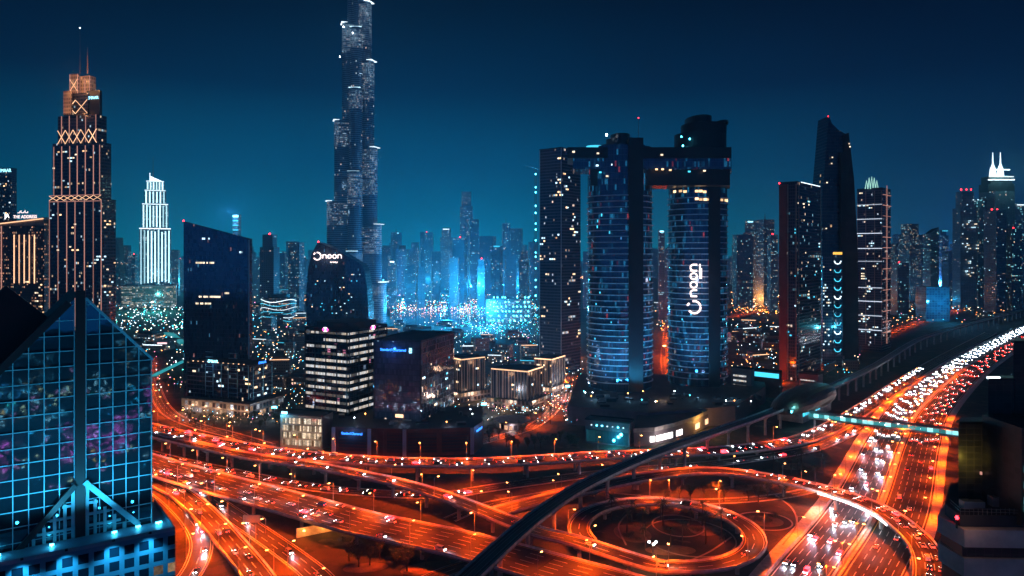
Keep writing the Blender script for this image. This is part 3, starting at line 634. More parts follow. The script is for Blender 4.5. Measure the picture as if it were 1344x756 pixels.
# farther cars on the highway: too many and too small to tell apart
mb = MB()
def far_car(p, rz):
    c, s = math.cos(rz), math.sin(rz); t = MB(); car_body(t)
    for f_ in t.f: mb.face([(p.x + c * t.v[i][0] - s * t.v[i][1], p.y + s * t.v[i][0] + c * t.v[i][1], p.z + t.v[i][2]) for i in f_])
    for sx, m in ((2.3, 1), (-2.3, 2)):
        for sy in (-.6, .6): mb.box((p.x + c * sx - s * sy, p.y + s * sx + c * sy, p.z + .75), (.2, .5, .34), rz, m)
for o_ in L_:
    for sg in (-1, 1):
        d = 560 + random.random() * 20
        while d < 2300:
            p, rz = HW.at(d, o_ * -sg); p, rz = HW.at(d, -o_ if sg > 0 else o_)
            if p.x / p.y * F < 690: far_car(p, rz + (0 if sg > 0 else math.pi))
            d += random.uniform(15, 46) if sg < 0 else random.uniform(24, 70)
for off in (-5, -1.5):
    d = 660
    while d < 1100: p, rz = PATHS['upper'].at(d, off); far_car(p, rz + math.pi); d += random.uniform(9, 30)
tag(mb.build('distant_traffic', [MT['silver'], MT['headlight'], MT['taillight']]), 'dense traffic with its lights on filling the far stretch of the highway', 'traffic', kind='stuff')
# ---------------------------------------------------------------- foreground: glass gabled building
d2 = Vector((.807, .59, 0)); n2 = Vector((.59, -.807, 0)); S0 = Vector((-94.7, 158.7, 0)); ZU = Vector((0, 0, 1)); ang = math.atan2(d2.y, d2.x)
def D(u, n, z): return S0 + d2 * u + n2 * n + ZU * z
gb = empty('glass_gabled_building', S0, 'blue glass building with a steep gable, dark central spine and pale-gridded panes', 'building'); go = gb.location
def gz(u): return 131.6 - abs(u) * 1.09
MT['blueglass'] = facade('blue glass', (.045, .14, .19), (.1, .3, .42), 99, 99, .0, .0, 0, rough=.03, spec=1.0, bump=.05, metal=.85)
MT['mullion'] = mat('pale blue mullions', (.2, .45, .52), .4, .1, var=.15, scale=.2)
CW = 2.86
for name, (ua, ub) in (('left_facade', (-34.3, -1.1)), ('right_facade', (1.1, 14.2))):
    mb = MB(); mul = MB(); n_ = int(round((ub - ua) / CW)); us = [ua + (ub - ua) * k / n_ for k in range(n_ + 1)]
    for u0, u1 in zip(us, us[1:]):
        z = 40.0
        while True:
            z1 = z + 3.3; a, b_ = gz(u0), gz(u1)
            if z >= max(a, b_): break
            tx, tz = random.uniform(-.004, .004), random.uniform(-.004, .004)
            def q(u, zz): return D(u, (u - (u0 + u1) / 2) * tx + (zz - z) * tz, zz)
            pts = [q(u0, min(z, a)), q(u1, min(z, b_)), q(u1, min(z1, b_)), q(u0, min(z1, a))]
            mb.face(pts, [(u0, z), (u1, z), (u1, z1), (u0, z1)]); z = z1
        zz = 40.0
        while zz < max(gz(u0), gz(u1)):                     # horizontal mullions, cut by the gable
            lo, hi = u0, u1
            if zz > gz(lo): lo = -(131.6 - zz) / 1.09
            if zz > gz(hi): hi = (131.6 - zz) / 1.09
            if hi - lo > .1:
                m_ = D((lo + hi) / 2, .06, zz); mul.box(m_, (hi - lo, .22, .17), ang)
            zz += 3.3
    for u in us: m_ = D(u, .08, (40 + gz(u)) / 2); mul.box(m_, (.19, .26, gz(u) - 40), ang)
    mb.build(name, MT['blueglass'], gb, go); mul.build('mullion_grid', MT['mullion'], gb, go)
b = MB(); b.prism([tuple(D(u, n, 0))[:2] for u, n in ((-34.3, -.8), (14.2, -.8), (14.2, -24), (-34.3, -24))], 0, lambda p: gz((Vector((p[0], p[1], 0)) - S0).dot(d2)), top=False)
for s0, s1 in ((-34.3, 0), (0, 14.2)): b.face([D(s0, -.5, gz(s0)), D(s1, -.5, gz(s1)), D(s1, -24, gz(s1)), D(s0, -24, gz(s0))])
b.build('roof', MT['dark'], gb, go)
b = MB(); m_ = D(0, .35, 85); b.box(m_, (1.8, .7, 94.6), ang); b.build('spine', MT['black'], gb, go)
for s_ in (-1.35, 1.35): b = MB(); m_ = D(s_, .2, 62); b.box(m_, (.65, .5, 57), ang); b.build('spine_edge', MT['mullion'], gb, go)
def beam(u0, z0, u1, z1, w, dep, n, m, name):
    a, c = D(u0, n, z0), D(u1, n, z1); t = (c - a).normalized(); v = n2.cross(t).normalized(); mb = MB(); h = n2 * dep / 2
    A_ = [a + v * w / 2 - h, a - v * w / 2 - h, a - v * w / 2 + h, a + v * w / 2 + h]; C_ = [p + (c - a) for p in A_]
    for i in range(4): j = (i + 1) % 4; mb.face([A_[j], A_[i], C_[i], C_[j]])
    mb.face(A_); mb.face(C_[::-1]); return mb.build(name, MT[m], gb, go)
beam(-34, gz(-34), -2.2, gz(-2.2) + .6, 1.5, 2.4, .5, 'black', 'coping'); beam(1.0, gz(1) + .1, 14.4, gz(14.4) + .1, .5, 1.6, .3, 'mullion', 'coping')
beam(-15.2, 73.6, -.9, 90, 1.1, 1.0, .7, 'black', 'raking_beam'); beam(.8, 90.3, 11.5, 78.6, 1.1, .7, .55, 'mullion', 'raking_beam')
mul = MB()
for k in range(-5, 5):                                             # broad frames below the inverted V
    u = k * 1.9 + .95 if k >= 0 else k * 1.9 + .95 - 1.9 * 0; top = 89.2 - abs(u) * 1.1
    if top > 75 and abs(u) > 1.2: m_ = D(u, .3, (74 + top) / 2); mul.box(m_, (.62, .45, top - 74), ang)
for z in (75.5, 78.0, 80.5, 83.0, 85.5):
    w = (89.2 - z) / 1.1
    for s_ in (-1, 1):
        if w > 1.5: m_ = D(s_ * (w + 1.0) / 2, .28, z); mul.box(m_, (w - 1.0, .4, .55), ang)
mul.build('broad_frame', MT['mullion'], gb, go)
b = MB(); gp_ = [(-34, 113), (-13, 133.2), (8.3, 113)]
for n_ in (-11, -17): b.face([D(u, n_, z) for u, z in gp_])
for (u0, z0), (u1, z1) in zip(gp_, gp_[1:]): b.face([D(u0, -11, z0), D(u1, -11, z1), D(u1, -17, z1), D(u0, -17, z0)])
b.build('rear_gable', MT['black'], gb, go)
# lower wing with its flood-lit ledge
wp = [D(-36, 9, 0), D(17.5, 9, 0), D(17.5, -14, 0), D(14.25, -14, 0), D(14.25, .9, 0), D(-36, .9, 0)]
MT['wingglass'] = facade('lower wing glass', (.012, .05, .09), (.1, .33, .45), 2.86, 3.0, .17, .17, .05, cool=(.4, .8, 1), strength=.8, rough=.07, spec=1.0, metal=.5, bump=.06)
b = MB(); b.prism([tuple(p)[:2] for p in wp], 20, 78.5, 0, 1); b.build('lower_wing', [MT['wingglass'], MT['mullion']], gb, go)
b = MB()
for (ua, na, ub, nb) in ((-36, 8.8, 17.3, 8.8), (17.3, 8.8, 17.3, -14)):
    a, c = D(ua, na, 78.9), D(ub, nb, 78.9); t = (c - a); b.box((a + c) / 2, (t.length, .35, .9), math.atan2(t.y, t.x))
b.build('ledge_parapet', MT['mullion'], gb, go)
for u in (-14.8, -5.5, 6.2, 11.0, 15.2):
    p = D(u, 3.4 + random.uniform(-.8, .8), 79.0); b = MB(); b.box(p, (random.uniform(.5, 1.3), .4, .35), ang); b.tube([p - ZU * .6, p], .12, 5); b.build('flood_lamp', MT['cyanl'], gb, go)
    light('flood_light', 'POINT', p + n2 * .3 + ZU * 1.4 - go, (.05, .4, .9), 130, gb, .12)
for u in (-20, -11, -3.5, 5, 12):                                  # added washers on outriggers, brighten the gable grid and wing frames
    a = D(u, 8.8, 79); q = D(u, 11.5, 80); b = MB(); b.tube([a, q], .1, 5); b.box(q, (.5, .5, .4), ang); b.build('added_wall_washer', MT['black'], gb, go)
    for dr, pw in ((D(u, 1, 100) - q, 26000), (D(u, 8.8, 66) - q, 6500)): light('added_washer_light', 'SPOT', q - go + dr.normalized() * .5, (.05, .5, .88), pw, gb, .3, 95, dr.to_track_quat('-Z', 'Y').to_euler(), .9)
# ---------------------------------------------------------------- foreground right: dark stepped rooftop
MT['darkstone'] = facade('dark stone cladding', (.03, .028, .03), (.07, .062, .056), 1.4, 1.1, .035, .035, 0, rough=.35, spec=.4, bump=.15, frough=.7); MT['band'] = mat('banded cream stone', (.6, .5, .42), .65, var=.25, scale=.25)
Yd = 130.0
db = empty('stepped_dark_tower', (X(1300, Yd), Yd + 10, 0), 'unlit dark stepped tower top with cream stone bands at the right edge', 'building'); do = db.location
for name, a, c, top, Yf, dep in (('lower_block', 1258, 1298, 556, 130, 5), ('middle_block', 1297, 1331, 499, 131, 5), ('upper_block', 1330, 1440, 450, 132, 8)):
    b = MB(); b.prism([(X(a, Yf), Yf), (X(c, Yf), Yf), (X(c, Yf) + 4, Yf + dep), (X(a, Yf) * (Yf + dep) / Yf + .3, Yf + dep)], 92, Z(top, Yf)); b.build(name, MT['darkstone'], db, do)
    b = MB(); w = X(c, Yf) - X(a, Yf); b.box(((X(a, Yf) + X(c, Yf)) / 2 + .1, Yf + .3, Z(top, Yf) + .15), (w + .1, .9, .4)); b.build('coping', MT['black'], db, do)
def band(z0, z1, grow, m, name):
    c = [(X(1250, 124) - grow, 127), (X(1262, 121), 121 - grow), (X(1450, 121), 120 - grow), (X(1450, 121), 139), (X(1250, 124) * 139 / 126 + 1, 139)]
    b = MB(); b.prism(c, z0, z1, bottom=True); b.build(name, MT[m], db, do)
band(60, 86.4, 0, 'darkstone', 'base'); band(86.5, 89.6, .7, 'band', 'stone_band'); band(89.7, 91.4, .2, 'darkstone', 'base'); band(91.5, 94.4, .8, 'band', 'stone_band'); band(94.5, 96.4, -.5, 'darkroof', 'terrace')
rl_ = MB(); px0, px1 = X(1250, 124) + .8, X(1345, 121)
for z_ in (97.0, 97.5): rl_.tube([(px0, 126, z_), (X(1263, 121), 121.6, z_), (px1, 120.6, z_)], .03, 4)
for k in range(16): q_ = X(1263, 121) + k * .75; rl_.tube([(q_, 121.5, 96.4), (q_, 121.5, 97.5)], .025, 4)
rl_.build('railing', MT['steel'], db, do)
for k, (a_, w_, h_) in enumerate(((1268, 1.6, 1.3), (1284, 2.2, 1.0), (1312, 1.8, 1.6))): b = MB(); b.box((X(a_, 125), 125 + .6 * k, 96.4 + h_ / 2), (w_, 1.5, h_)); b.build('roof_plant', MT['steel'], db, do)
p = (X(1290, 129), 129.5, 101); b = MB(); b.box(p, (.25, .3, .5)); b.build('wall_lamp', MT['linegold'], db, do); light('wall_light', 'SPOT', (X(1291, 126) - do.x, 126 - do.y, 103), (1, .72, .1), 520, db, .2, 140, (R(100), 0, R(8)), .9)
light('terrace_light', 'POINT', (X(1262, 120) - do.x, 117.5 - do.y, 98), (1, .5, .3), 240, db, .2); beacon(db, (X(1256, 122), 122, 95.5), .3, 'warning_light')  # warm point light added without a fitting, lifts the cream bands
MT['greenglass'] = facade('teal stair window', (.02, .08, .09), (.02, .02, .02), .9, 1.3, .06, .05, .9, warm=(.2, .8, .75), cool=(.15, .7, .75), strength=.45)
b = MB(); b.prism([(X(1339, 120.5), 119.2), (X(1450, 120.5), 119.2), (X(1450, 120.5), 119.8), (X(1339, 120.5), 119.8)], Z(682, 120), Z(610, 120)); b.build('stair_window', MT['greenglass'], db, do)
b = MB(); b.prism([(X(1335, 121), 119.9), (X(1455, 121), 119.9), (X(1455, 121), 130), (X(1335, 121), 130)], 95, Z(560, 121)); b.build('stair_tower', MT['darkstone'], db, do)
b = MB(); b.box((X(1305, 131), 131.2, Z(496, 131)), (2.2, .5, .35)); b.build('roof_light', MT['linew'], db, do)
# ---------------------------------------------------------------- rosy-lit art deco tower
def tower(name, label, cat, pts, z0, z1, m, roof='darkroof', group=None, part='body', par=1.1):
    c = (sum(p[0] for p in pts) / len(pts), sum(p[1] for p in pts) / len(pts), 0); rt = empty(name, c, label, cat, group)
    b = MB(); b.prism(pts, z0, z1, 0, 1); b.build(part, [MT[m], MT[roof]], rt, rt.location)
    if par and not callable(z1):
        b = MB(); n = len(pts)
        for i in range(n):
            a, q = Vector(pts[i]), Vector(pts[(i + 1) % n]); dv_ = q - a; mid = (a + q) / 2; b.box((mid.x, mid.y, z1 + par / 2), (dv_.length + .3, .5, par), math.atan2(dv_.y, dv_.x))
        b.build('parapet', MT[roof], rt, rt.location)
    return rt
def block(rt, pts, z0, z1, m, name, roof='darkroof', bottom=False):
    b = MB(); b.prism(pts, z0, z1, 0, 1, bottom); return b.build(name, [MT[m], MT[roof]], rt, rt.location)
def edges(pts, idx): return [(pts[i], pts[(i + 1) % len(pts)]) for i in idx]
MT['decoglass'] = facade('deco tower glass', (.016, .022, .05), (.06, .06, .09), 2.2, 3.7, .12, .2, .05, warm=(1, .7, .45), cool=(.6, .85, 1), warmth=.6, strength=1.1, rough=.15, spec=.8, floors=.012)
MT['upstone'] = facade('pale stone crown', (.16, .12, .1), (.48, .38, .3), 2.4, 4.2, .16, .2, .16, warm=(1, .55, .25), cool=(1, .8, .6), warmth=.8, strength=.9, rough=.4)
CROWN = []
Y = 800.0
pts = corner(65, 133, 152, Y, 14); dt = tower('art_deco_tower', 'tall stepped dark tower with rosy light lines, crossed-X bands and a flood-lit stone crown', 'tower', pts, 0, Z(262, Y), 'decoglass'); o = dt.location
def tier(pl, pf, pr, th=14, Yt=Y): return corner(pl, pf, pr, Yt, th)
t2 = tier(69, 131, 146); block(dt, t2, Z(262, Y), Z(186, Y), 'decoglass', 'tier'); t3 = tier(76, 127, 140); block(dt, t3, Z(186, Y), Z(150, Y), 'decoglass', 'tier')
t4 = tier(84, 115, 131, 14, 802); block(dt, t4, Z(150, Y), Z(121, Y), 'decoglass', 'tier', 'upstone')
t5 = tier(92, 102, 104, 14, 806); block(dt, t5, Z(121, Y), Z(95, Y), 'upstone', 'crown', 'darkroof'); t5b = tier(105, 118, 126, 14, 807); block(dt, t5b, Z(121, Y), Z(97, Y), 'upstone', 'crown', 'darkroof'); t5c = tier(95, 116, 123, 14, 812); block(dt, t5c, Z(121, Y), Z(100, Y), 'dark', 'crown_core')
for e_, t_, za_, zb_ in (((t5[3], t5[0]), 0, 121, 95), ((t5[3], t5[0]), 1, 121, 95), ((t5b[3], t5b[0]), 0, 121, 97), ((t5b[3], t5b[0]), .5, 121, 100), ((t5b[3], t5b[0]), 1, 121, 97)): CROWN.append((e_, t_, za_, zb_))
t6 = tier(114, 131, 134, 14, 800); block(dt, t6, Z(150, Y), Z(118, Y), 'dark', 'sign_panel')
def on(e, t, z, off=.3):
    a, c = Vector(e[0]), Vector(e[1]); d_ = (c - a); p = a + d_ * t; d_.normalize(); return Vector((p.x + d_.y * off, p.y - d_.x * off, z))
def vline(rt, e, t, z0, z1, w, m, name, off=.25):
    p0_, p1_ = on(e, t, z0, off), on(e, t, z1, off); b = MB(); b.box(((p0_.x), p0_.y, (z0 + z1) / 2), (w, .5, z1 - z0), math.atan2(e[1][1] - e[0][1], e[1][0] - e[0][0])); return b.build(name, MT[m], rt, rt.location)
for ts, pp, za, zb in (((.0, .17, .34, .5, .68, .85, 1.0), pts, 60, Z(262, Y)), ((.03, .2, .37, .53, .7, .87, 1.0), t2, Z(255, Y), Z(190, Y)), ((.1, .3, .5, .72, .98), t3, Z(186, Y), Z(150, Y))):
    for t in ts: vline(dt, (pp[3], pp[0]), t, za, zb, .7, 'linegold', 'light_line')
for e_, t_, za_, zb_ in CROWN: vline(dt, e_, t_, Z(za_, Y), Z(zb_, Y), .5, 'linegold', 'light_line')
def xband(pp, z0, z1, n, w=.28):
    for k in range(n):
        e = (pp[3], pp[0]); a, c, d_, f_ = on(e, k / n, z0, .5), on(e, (k + 1) / n, z0, .5), on(e, k / n, z1, .5), on(e, (k + 1) / n, z1, .5)
        b = MB(); b.tube([a, f_], w, 5); b.tube([c, d_], w, 5); b.build('crossed_light', MT['linewarm'], dt, o)
xband(t3, Z(187, Y), Z(169, Y), 5, .32); xband(pts, Z(262, Y), Z(256, Y), 7, .3); xband(t4, Z(148, Y), Z(130, Y), 2, .3); xband(t5, Z(118, Y), Z(102, Y), 1, .3); block(dt, tier(83, 93, 95, 14, 800), Z(150, Y), Z(119, Y), 'upstone', 'shoulder')
def edge_strip(rt, e, z, m, name, h=.8, off=.4, t0=0, t1=1):
    a, c = on(e, t0, z, off), on(e, t1, z, off); b = MB(); b.box((a + c) / 2, ((c - a).length, .5, h), math.atan2((c - a).y, (c - a).x)); return b.build(name, MT[m], rt, rt.location)
for pp, z in ((pts, Z(263.5, Y)), (pts, Z(255.5, Y))): edge_strip(dt, (pp[3], pp[0]), z, 'linegold', 'light_strip')
for x_, z_, pw in ((89, 122, 7000), (112, 119, 8000), (122, 119, 5000), (97, 100, 6000), (80, 150, 4000)):
    light('crown_light', 'POINT', Vector((X(x_, 792), 791, Z(z_, Y) + 4)) - o, (1, .42, .16), pw, dt, 1)
b = MB(); px = X(115, 806); b.tube([(px, 806, Z(95, Y)), (px, 806, Z(75, Y)), (px, 806, Z(60, Y))], [.9, .6, .25], 6); b.build('mast', MT['upstone'], dt, o)
px = X(105, 806); b = MB(); b.tube([(px, 806, Z(95, Y)), (px, 806, Z(35, Y))], [.5, .15], 6); b.build('mast', MT['steel'], dt, o)
beacon(dt, (px, 806, Z(35, Y)), .5, m='lampw')
e = (t6[3], t6[0]); text(dt, 'EMAAR', on(e, .5, Z(128, Y), .6), Vector(e[1]) .to_3d() - Vector(e[0]).to_3d(), 4.6, 'signc')
windows(dt, edges(pts, (3, 0)), 34, 2.6, 1.5, 90, 195, mats=('cream', 'warm', 'cool')); windows(dt, edges(t2, (3,)), 16, 2.6, 1.5, Z(255, Y), Z(195, Y), mats=('cream', 'warm', 'cool'))
# ---------------------------------------------------------------- hotel slab with warm fins
MT['hotelface'] = facade('hotel facade', (.05, .022, .025), (.16, .09, .08), 2.4, 3.4, .2, .25, .22, warm=(1, .45, .25), cool=(1, .7, .5), warmth=.8, strength=.9, rough=.3)
Y = 900.0; pts = corner(-30, 58, 66, Y, 12); slope = lambda p: Z(290, Y) + (p[0] - pts[3][0]) * .045
ht = tower('hotel_slab', 'brownish hotel slab with a lit slanting roof edge and five warm vertical fins', 'hotel', pts, 0, Z(290, Y), 'hotelface'); e = (pts[3], pts[0])
p_ = [on(e, .36, Z(294, Y), 1).to_2d(), on(e, 1.0, Z(294, Y), 1).to_2d(), on(e, 1, 0, -12).to_2d(), on(e, .36, 0, -12).to_2d()]
b = MB(); b.prism([tuple(q) for q in p_], Z(296, Y), lambda p: Z(292, Y) + max(0, (p[0] - X(6, Y))) * .13, 0, 0); b.build('slanting_roof', MT['stone'], ht, ht.location)
a, c = on(e, .36, Z(293, Y), 1.6), on(e, 1, Z(287, Y), 1.6); b = MB(); b.tube([a, c], .7, 6); b.build('roof_light', MT['linewarm'], ht, ht.location)
for k in range(5): vline(ht, e, .56 + .075 * k, Z(372, Y), Z(308, Y), 1.0, 'linewarm', 'lit_fin', .4)
vline(ht, e, .37, Z(420, Y), Z(296, Y), 1.1, 'linegold', 'lit_fin', .4)
dd = Vector(e[1]).to_3d() - Vector(e[0]).to_3d(); text(ht, 'THE ADDRESS', on(e, .74, Z(285.5, Y), 2) + ZU * 1, dd, 5.6, 'signp'); text(ht, '|A', on(e, .47, Z(283, Y), 2), dd, 8, 'signw')
stroke_sign(ht, [[(-9, 0), (-6, 0), (-5.5, 2)], [(-4, 0), (-4, 3)], [(-3, 0), (0, 0), (.6, 1.5)], [(2, 0), (2, 3)], [(3, 0), (6, 0), (6, 1.6)]], on(e, .72, Z(279, Y), 2), dd, .4, 'signp')
windows(ht, [e], 50, 2.2, 1.6, 20, 110, 3.4, mats=('warm', 'cream'))
Y = 1250; pts = corner(-30, 14, 22, Y, 12); ft = tower('slim_tower', 'slim dark tower with a small pale sign at its top, farthest left', 'tower', pts, 0, Z(221, Y), 'decoglass'); e = (pts[3], pts[0])
text(ft, 'EMAAR', on(e, .93, Z(224, Y), 2) + Vector((-4, 0, 0)), Vector(e[1]).to_3d() - Vector(e[0]).to_3d(), 8, 'signc'); windows(ft, [e], 16, 3, 2, 150, 280)
# ---------------------------------------------------------------- white-lit stepped hotel tower
MT['paleglass'] = facade('pale lit facade', (.02, .05, .08), (.08, .12, .16), 3, 3.6, .12, .2, .2, warm=(.8, .95, 1), cool=(.4, .85, 1), strength=1.1, rough=.25)
MT['wstrip'] = lamp_mat('white cyan strip', (.5, .88, 1), 2.3, .55); Y = 2000.0; wt = empty('white_lit_tower', (X(203, Y), Y, 0), 'stepped tower glowing white and cyan with bright vertical window strips and a slim spire', 'tower'); o = wt.location
def rr(pl, pr, dep): return rect(X((pl + pr) / 2, Y), Y + 30, X(pr, Y) - X(pl, Y), dep)
for pl, pr, za, zb in ((185, 222, 401, 300), (188, 219, 300, 268), (191, 216, 268, 250), (193, 214, 250, 238)):
    pp = rr(pl, pr, 60); block(wt, pp, Z(za, Y), Z(zb, Y), 'paleglass', 'tier'); n = int((pr - pl) / 4.2)
    for k in range(n + 1):
        b = MB(); b.box((X(pl + (pr - pl) * (k + .5) / (n + 1), Y), Y - .6, (Z(za if za < 401 else 374, Y) + Z(zb, Y)) / 2), (3.4, 1, abs(Z(za if za < 401 else 374, Y) - Z(zb + 2, Y)) * random.uniform(.9, 1))); b.build('lit_strip', MT['wstrip'], wt, o)
    b = MB(); b.box((X((pl + pr) / 2, Y), Y - .8, Z(zb, Y)), (X(pr, Y) - X(pl, Y), 1, 2.5)); b.build('light_strip', MT['linew'], wt, o)
b = MB(); xs = [X(197, Y), X(213, Y)]; b.prism([(xs[0], Y), (xs[1], Y), (xs[1], Y + 30), (xs[0], Y + 30)], Z(238, Y), lambda p: Z(231 if p[0] < xs[0] + 1 else 238.2, Y)); b.build('sail_crown', MT['linew'], wt, o)
b = MB(); b.tube([(X(201, Y), Y + 10, Z(238, Y)), (X(201, Y), Y + 10, Z(205, Y))], [1.6, .6], 6); b.build('spire', MT['steel'], wt, o); b = MB(); b.box((X(197.5, Y), Y - 2, Z(233, Y)), (2, 2, 24)); b.build('lit_fin', MT['linew'], wt, o)
MT['podiumglow'] = facade('lit podium', (.1, .08, .08), (.3, .25, .22), 3.5, 4, .12, .15, .55, warm=(1, .75, .55), cool=(.9, .9, 1), warmth=.7, strength=.9)
pd = rr(167, 229, 120); pd = [(x, y - 40) for x, y in pd]; block(wt, pd, 0, Z(374, Y), 'podiumglow', 'podium')
wt.rotation_euler = (0, 0, R(24)); light('tower_light', 'POINT', (0, -80, 90), (.4, .8, 1), 60000, wt, 3)
# ---------------------------------------------------------------- dark slanted-roof glass tower
MT['stripeglass'] = facade('dark striped glass', (.15, .2, .29), (.03, .05, .08), 1.5, 4.0, .13, .06, .02, warm=(1, .45, .4), cool=(.15, .6, 1), warmth=.4, strength=.35, rough=.07, spec=1.0, bump=.25, metal=.7)
Y = 700.0; pts = corner(241, 326, 331, Y, 9); l_ = pts[3]; f_ = pts[0]; slz = lambda p: Z(290, Y) - (p[0] - l_[0]) / (f_[0] - l_[0]) * (Z(290, Y) - Z(313, Y))
sg = empty('slanted_dark_tower', (X(286, Y), Y + 15, 0), 'dark glass tower with a slanting roofline and a red beacon on its high left corner', 'tower'); o = sg.location
b = MB(); b.prism(pts, 0, slz, 0, 1); b.build('body', [MT['stripeglass'], MT['darkroof']], sg, o); beacon(sg, (l_[0], l_[1], slz(l_)), .7)
e = (pts[3], pts[0])
for t, zz, n in ((.3, 313, 6), (.2, 345, 12), (.85, 331, 3), (.25, 390, 14), (.2, 399, 10), (.6, 385, 5)):
    for k in range(n):
        if random.random() < .8: a = on(e, t + k * .024, Z(zz, Y), .15); b = MB(); b.box(a, (1.3, .3, 1.7), math.atan2(e[1][1] - e[0][1], e[1][0] - e[0][0])); b.build('lit_window', MT['cream' if zz > 340 else 'cool'], sg, o)
b = MB(); a = on((pts[0], pts[1]), .5, 70, .3); b.box((f_[0] + .6, f_[1] - .2, 80), (1.2, 1.2, 150), 0); b.build('corner_edge', MT['mullion'], sg, o)
# block in front of it
MT['blockglass'] = facade('office block glass', (.012, .02, .045), (.05, .06, .085), 1.8, 3.8, .1, .12, .05, warm=(1, .7, .45), cool=(.45, .8, 1), strength=1.0, rough=.1, spec=.9)
Y = 633.0; pts = corner(246, 329, 358, Y, 22); fb_ = tower('corner_office_block', 'low dark office block with pale ladder frames below the slanted dark tower', 'building', pts, 12, Z(481, Y), 'blockglass'); o = fb_.location
e, e2 = (pts[3], pts[0]), (pts[0], pts[1]); zt = Z(481, Y)
pod = corner(238, 328, 372, Y - 12, 22); MT['podium'] = facade('podium shopfronts', (.03, .025, .03), (.14, .12, .12), 4, 5.5, .12, .14, .45, warm=(1, .6, .35), cool=(.85, .9, 1), warmth=.6, strength=1.0); block(fb_, pod, 0, 12, 'podium', 'podium')
for t in (.3, .42, .55, .66, .8, .97): vline(fb_, e, t, 14, zt, .5, 'mullion', 'frame_post', .4)
for t in (.3, .66):
    for k in range(9): a, c = on(e, t, 18 + k * 4.4, .4), on(e, t + (.12 if t < .5 else .14), 18 + k * 4.4, .4); b = MB(); b.tube([a, c], .22, 4); b.build('frame_rung', MT['mullion'], fb_, o)
for t in (.1, .55, .95): vline(fb_, e2, t, 14, zt, .5, 'mullion', 'frame_post', .4)
for k in range(11): a = on(e, .1 + .08 * k, zt + 1.4, .3); b = MB(); b.box(a, (1.0, .6, .6), ang); b.build('roof_lamp', MT['linewarm'], fb_, o)
text(fb_, 'EMAAR', on(e, .42, zt + 2.2, .6), Vector(e[1]).to_3d() - Vector(e[0]).to_3d(), 3.6, 'signc'); text(fb_, 'EMAAR', on(e2, .5, zt + 1.6, .6), Vector(e2[1]).to_3d() - Vector(e2[0]).to_3d(), 3.0, 'signb')
windows(fb_, [e, e2], 30, 1.6, 1.6, 14, zt, 3.8, mats=('warm', 'cool', 'cream'))
for t in (.1, .3, .5, .7, .9): p = on((pod[3], pod[0]), t, 5, 5); light('shop_light', 'POINT', p - o, (1, .55, .3), 3500, fb_, 1)
light('roof_sign_light', 'POINT', on(e, .42, zt + 2, 5) - o, (.1, .5, 1), 1500, fb_, 1)
# ---------------------------------------------------------------- tower with crescent sign
Y = 900.0; pts = corner(403, 474, 480, Y, 10); l_, f_ = pts[3], pts[0]; pl = X(414, Y)
nt_ = empty('crescent_sign_tower', (X(442, Y), Y + 15, 0), 'dark slanted tower with a white glowing crescent sign at its top', 'tower'); o = nt_.location
def leaf_pts(): return [(403, 440), (401.5, 390), (404, 355), (409, 333), (417, 318), (440, 327), (474, 347), (479, 356), (482, 380), (484, 415), (484, 440)]
fr = [(X(a, Y), Y, Z(c, Y)) for a, c in leaf_pts()]; fr = [(fr[0][0], Y, 0)] + fr + [(fr[-1][0], Y, 0)]; bk = [(a, Y + 34, c) for a, _, c in fr]
b = MB(); b.face(fr[::-1], [(p[0], p[2]) for p in fr[::-1]])
for i in range(len(fr) - 1): b.face([fr[i], fr[i + 1], bk[i + 1], bk[i]], [(0, fr[i][2]), (0, fr[i + 1][2]), (34, fr[i + 1][2]), (34, fr[i][2])])
b.face(bk, [(p[0], p[2]) for p in bk]); b.build('body', MT['stripeglass'], nt_, o)
dX = Vector((1, 0, 0)); zs = Z(337, Y)
noon(nt_, (X(436, Y), Y - .8, zs + .4), dX, ZU, 4.4, .62, 1.42, 'signp'); stroke_sign(nt_, [[(a, c) for a, c in arc(0, 0, 4.6, 95, -150)], [(-4.2, 2.0), (-2.6, 4.2)]], (X(416.5, Y), Y - .8, zs + .8), dX, .8, 'signp')
stroke_sign(nt_, [[(-4, 1), (-3.6, 0), (-2, 0), (-1.7, 1)], [(-.6, 1), (-.2, 0), (1.2, 0), (1.5, 1)], [(2.4, 1), (2.8, -.4), (4.2, -.4), (4.5, 1)]], (X(438, Y), Y - .8, zs - 7), dX, .55, 'signp')
light('sign_glow', 'POINT', Vector((X(428, Y), Y - 8, zs)) - o, (1, .7, .65), 3000, nt_, 2)
beacon(nt_, (X(417, Y), Y + 3, Z(318, Y)), .8)
for k in range(30):
    x_, z_ = random.uniform(408, 478), random.uniform(360, 412); b = MB(); b.box((X(x_, Y), Y - .1, round(Z(z_, Y) / 4) * 4), (1.5, .3, 1.0)); b.build('lit_window', MT[random.choice(('cool', 'linec', 'linec', 'warm'))], nt_, o)
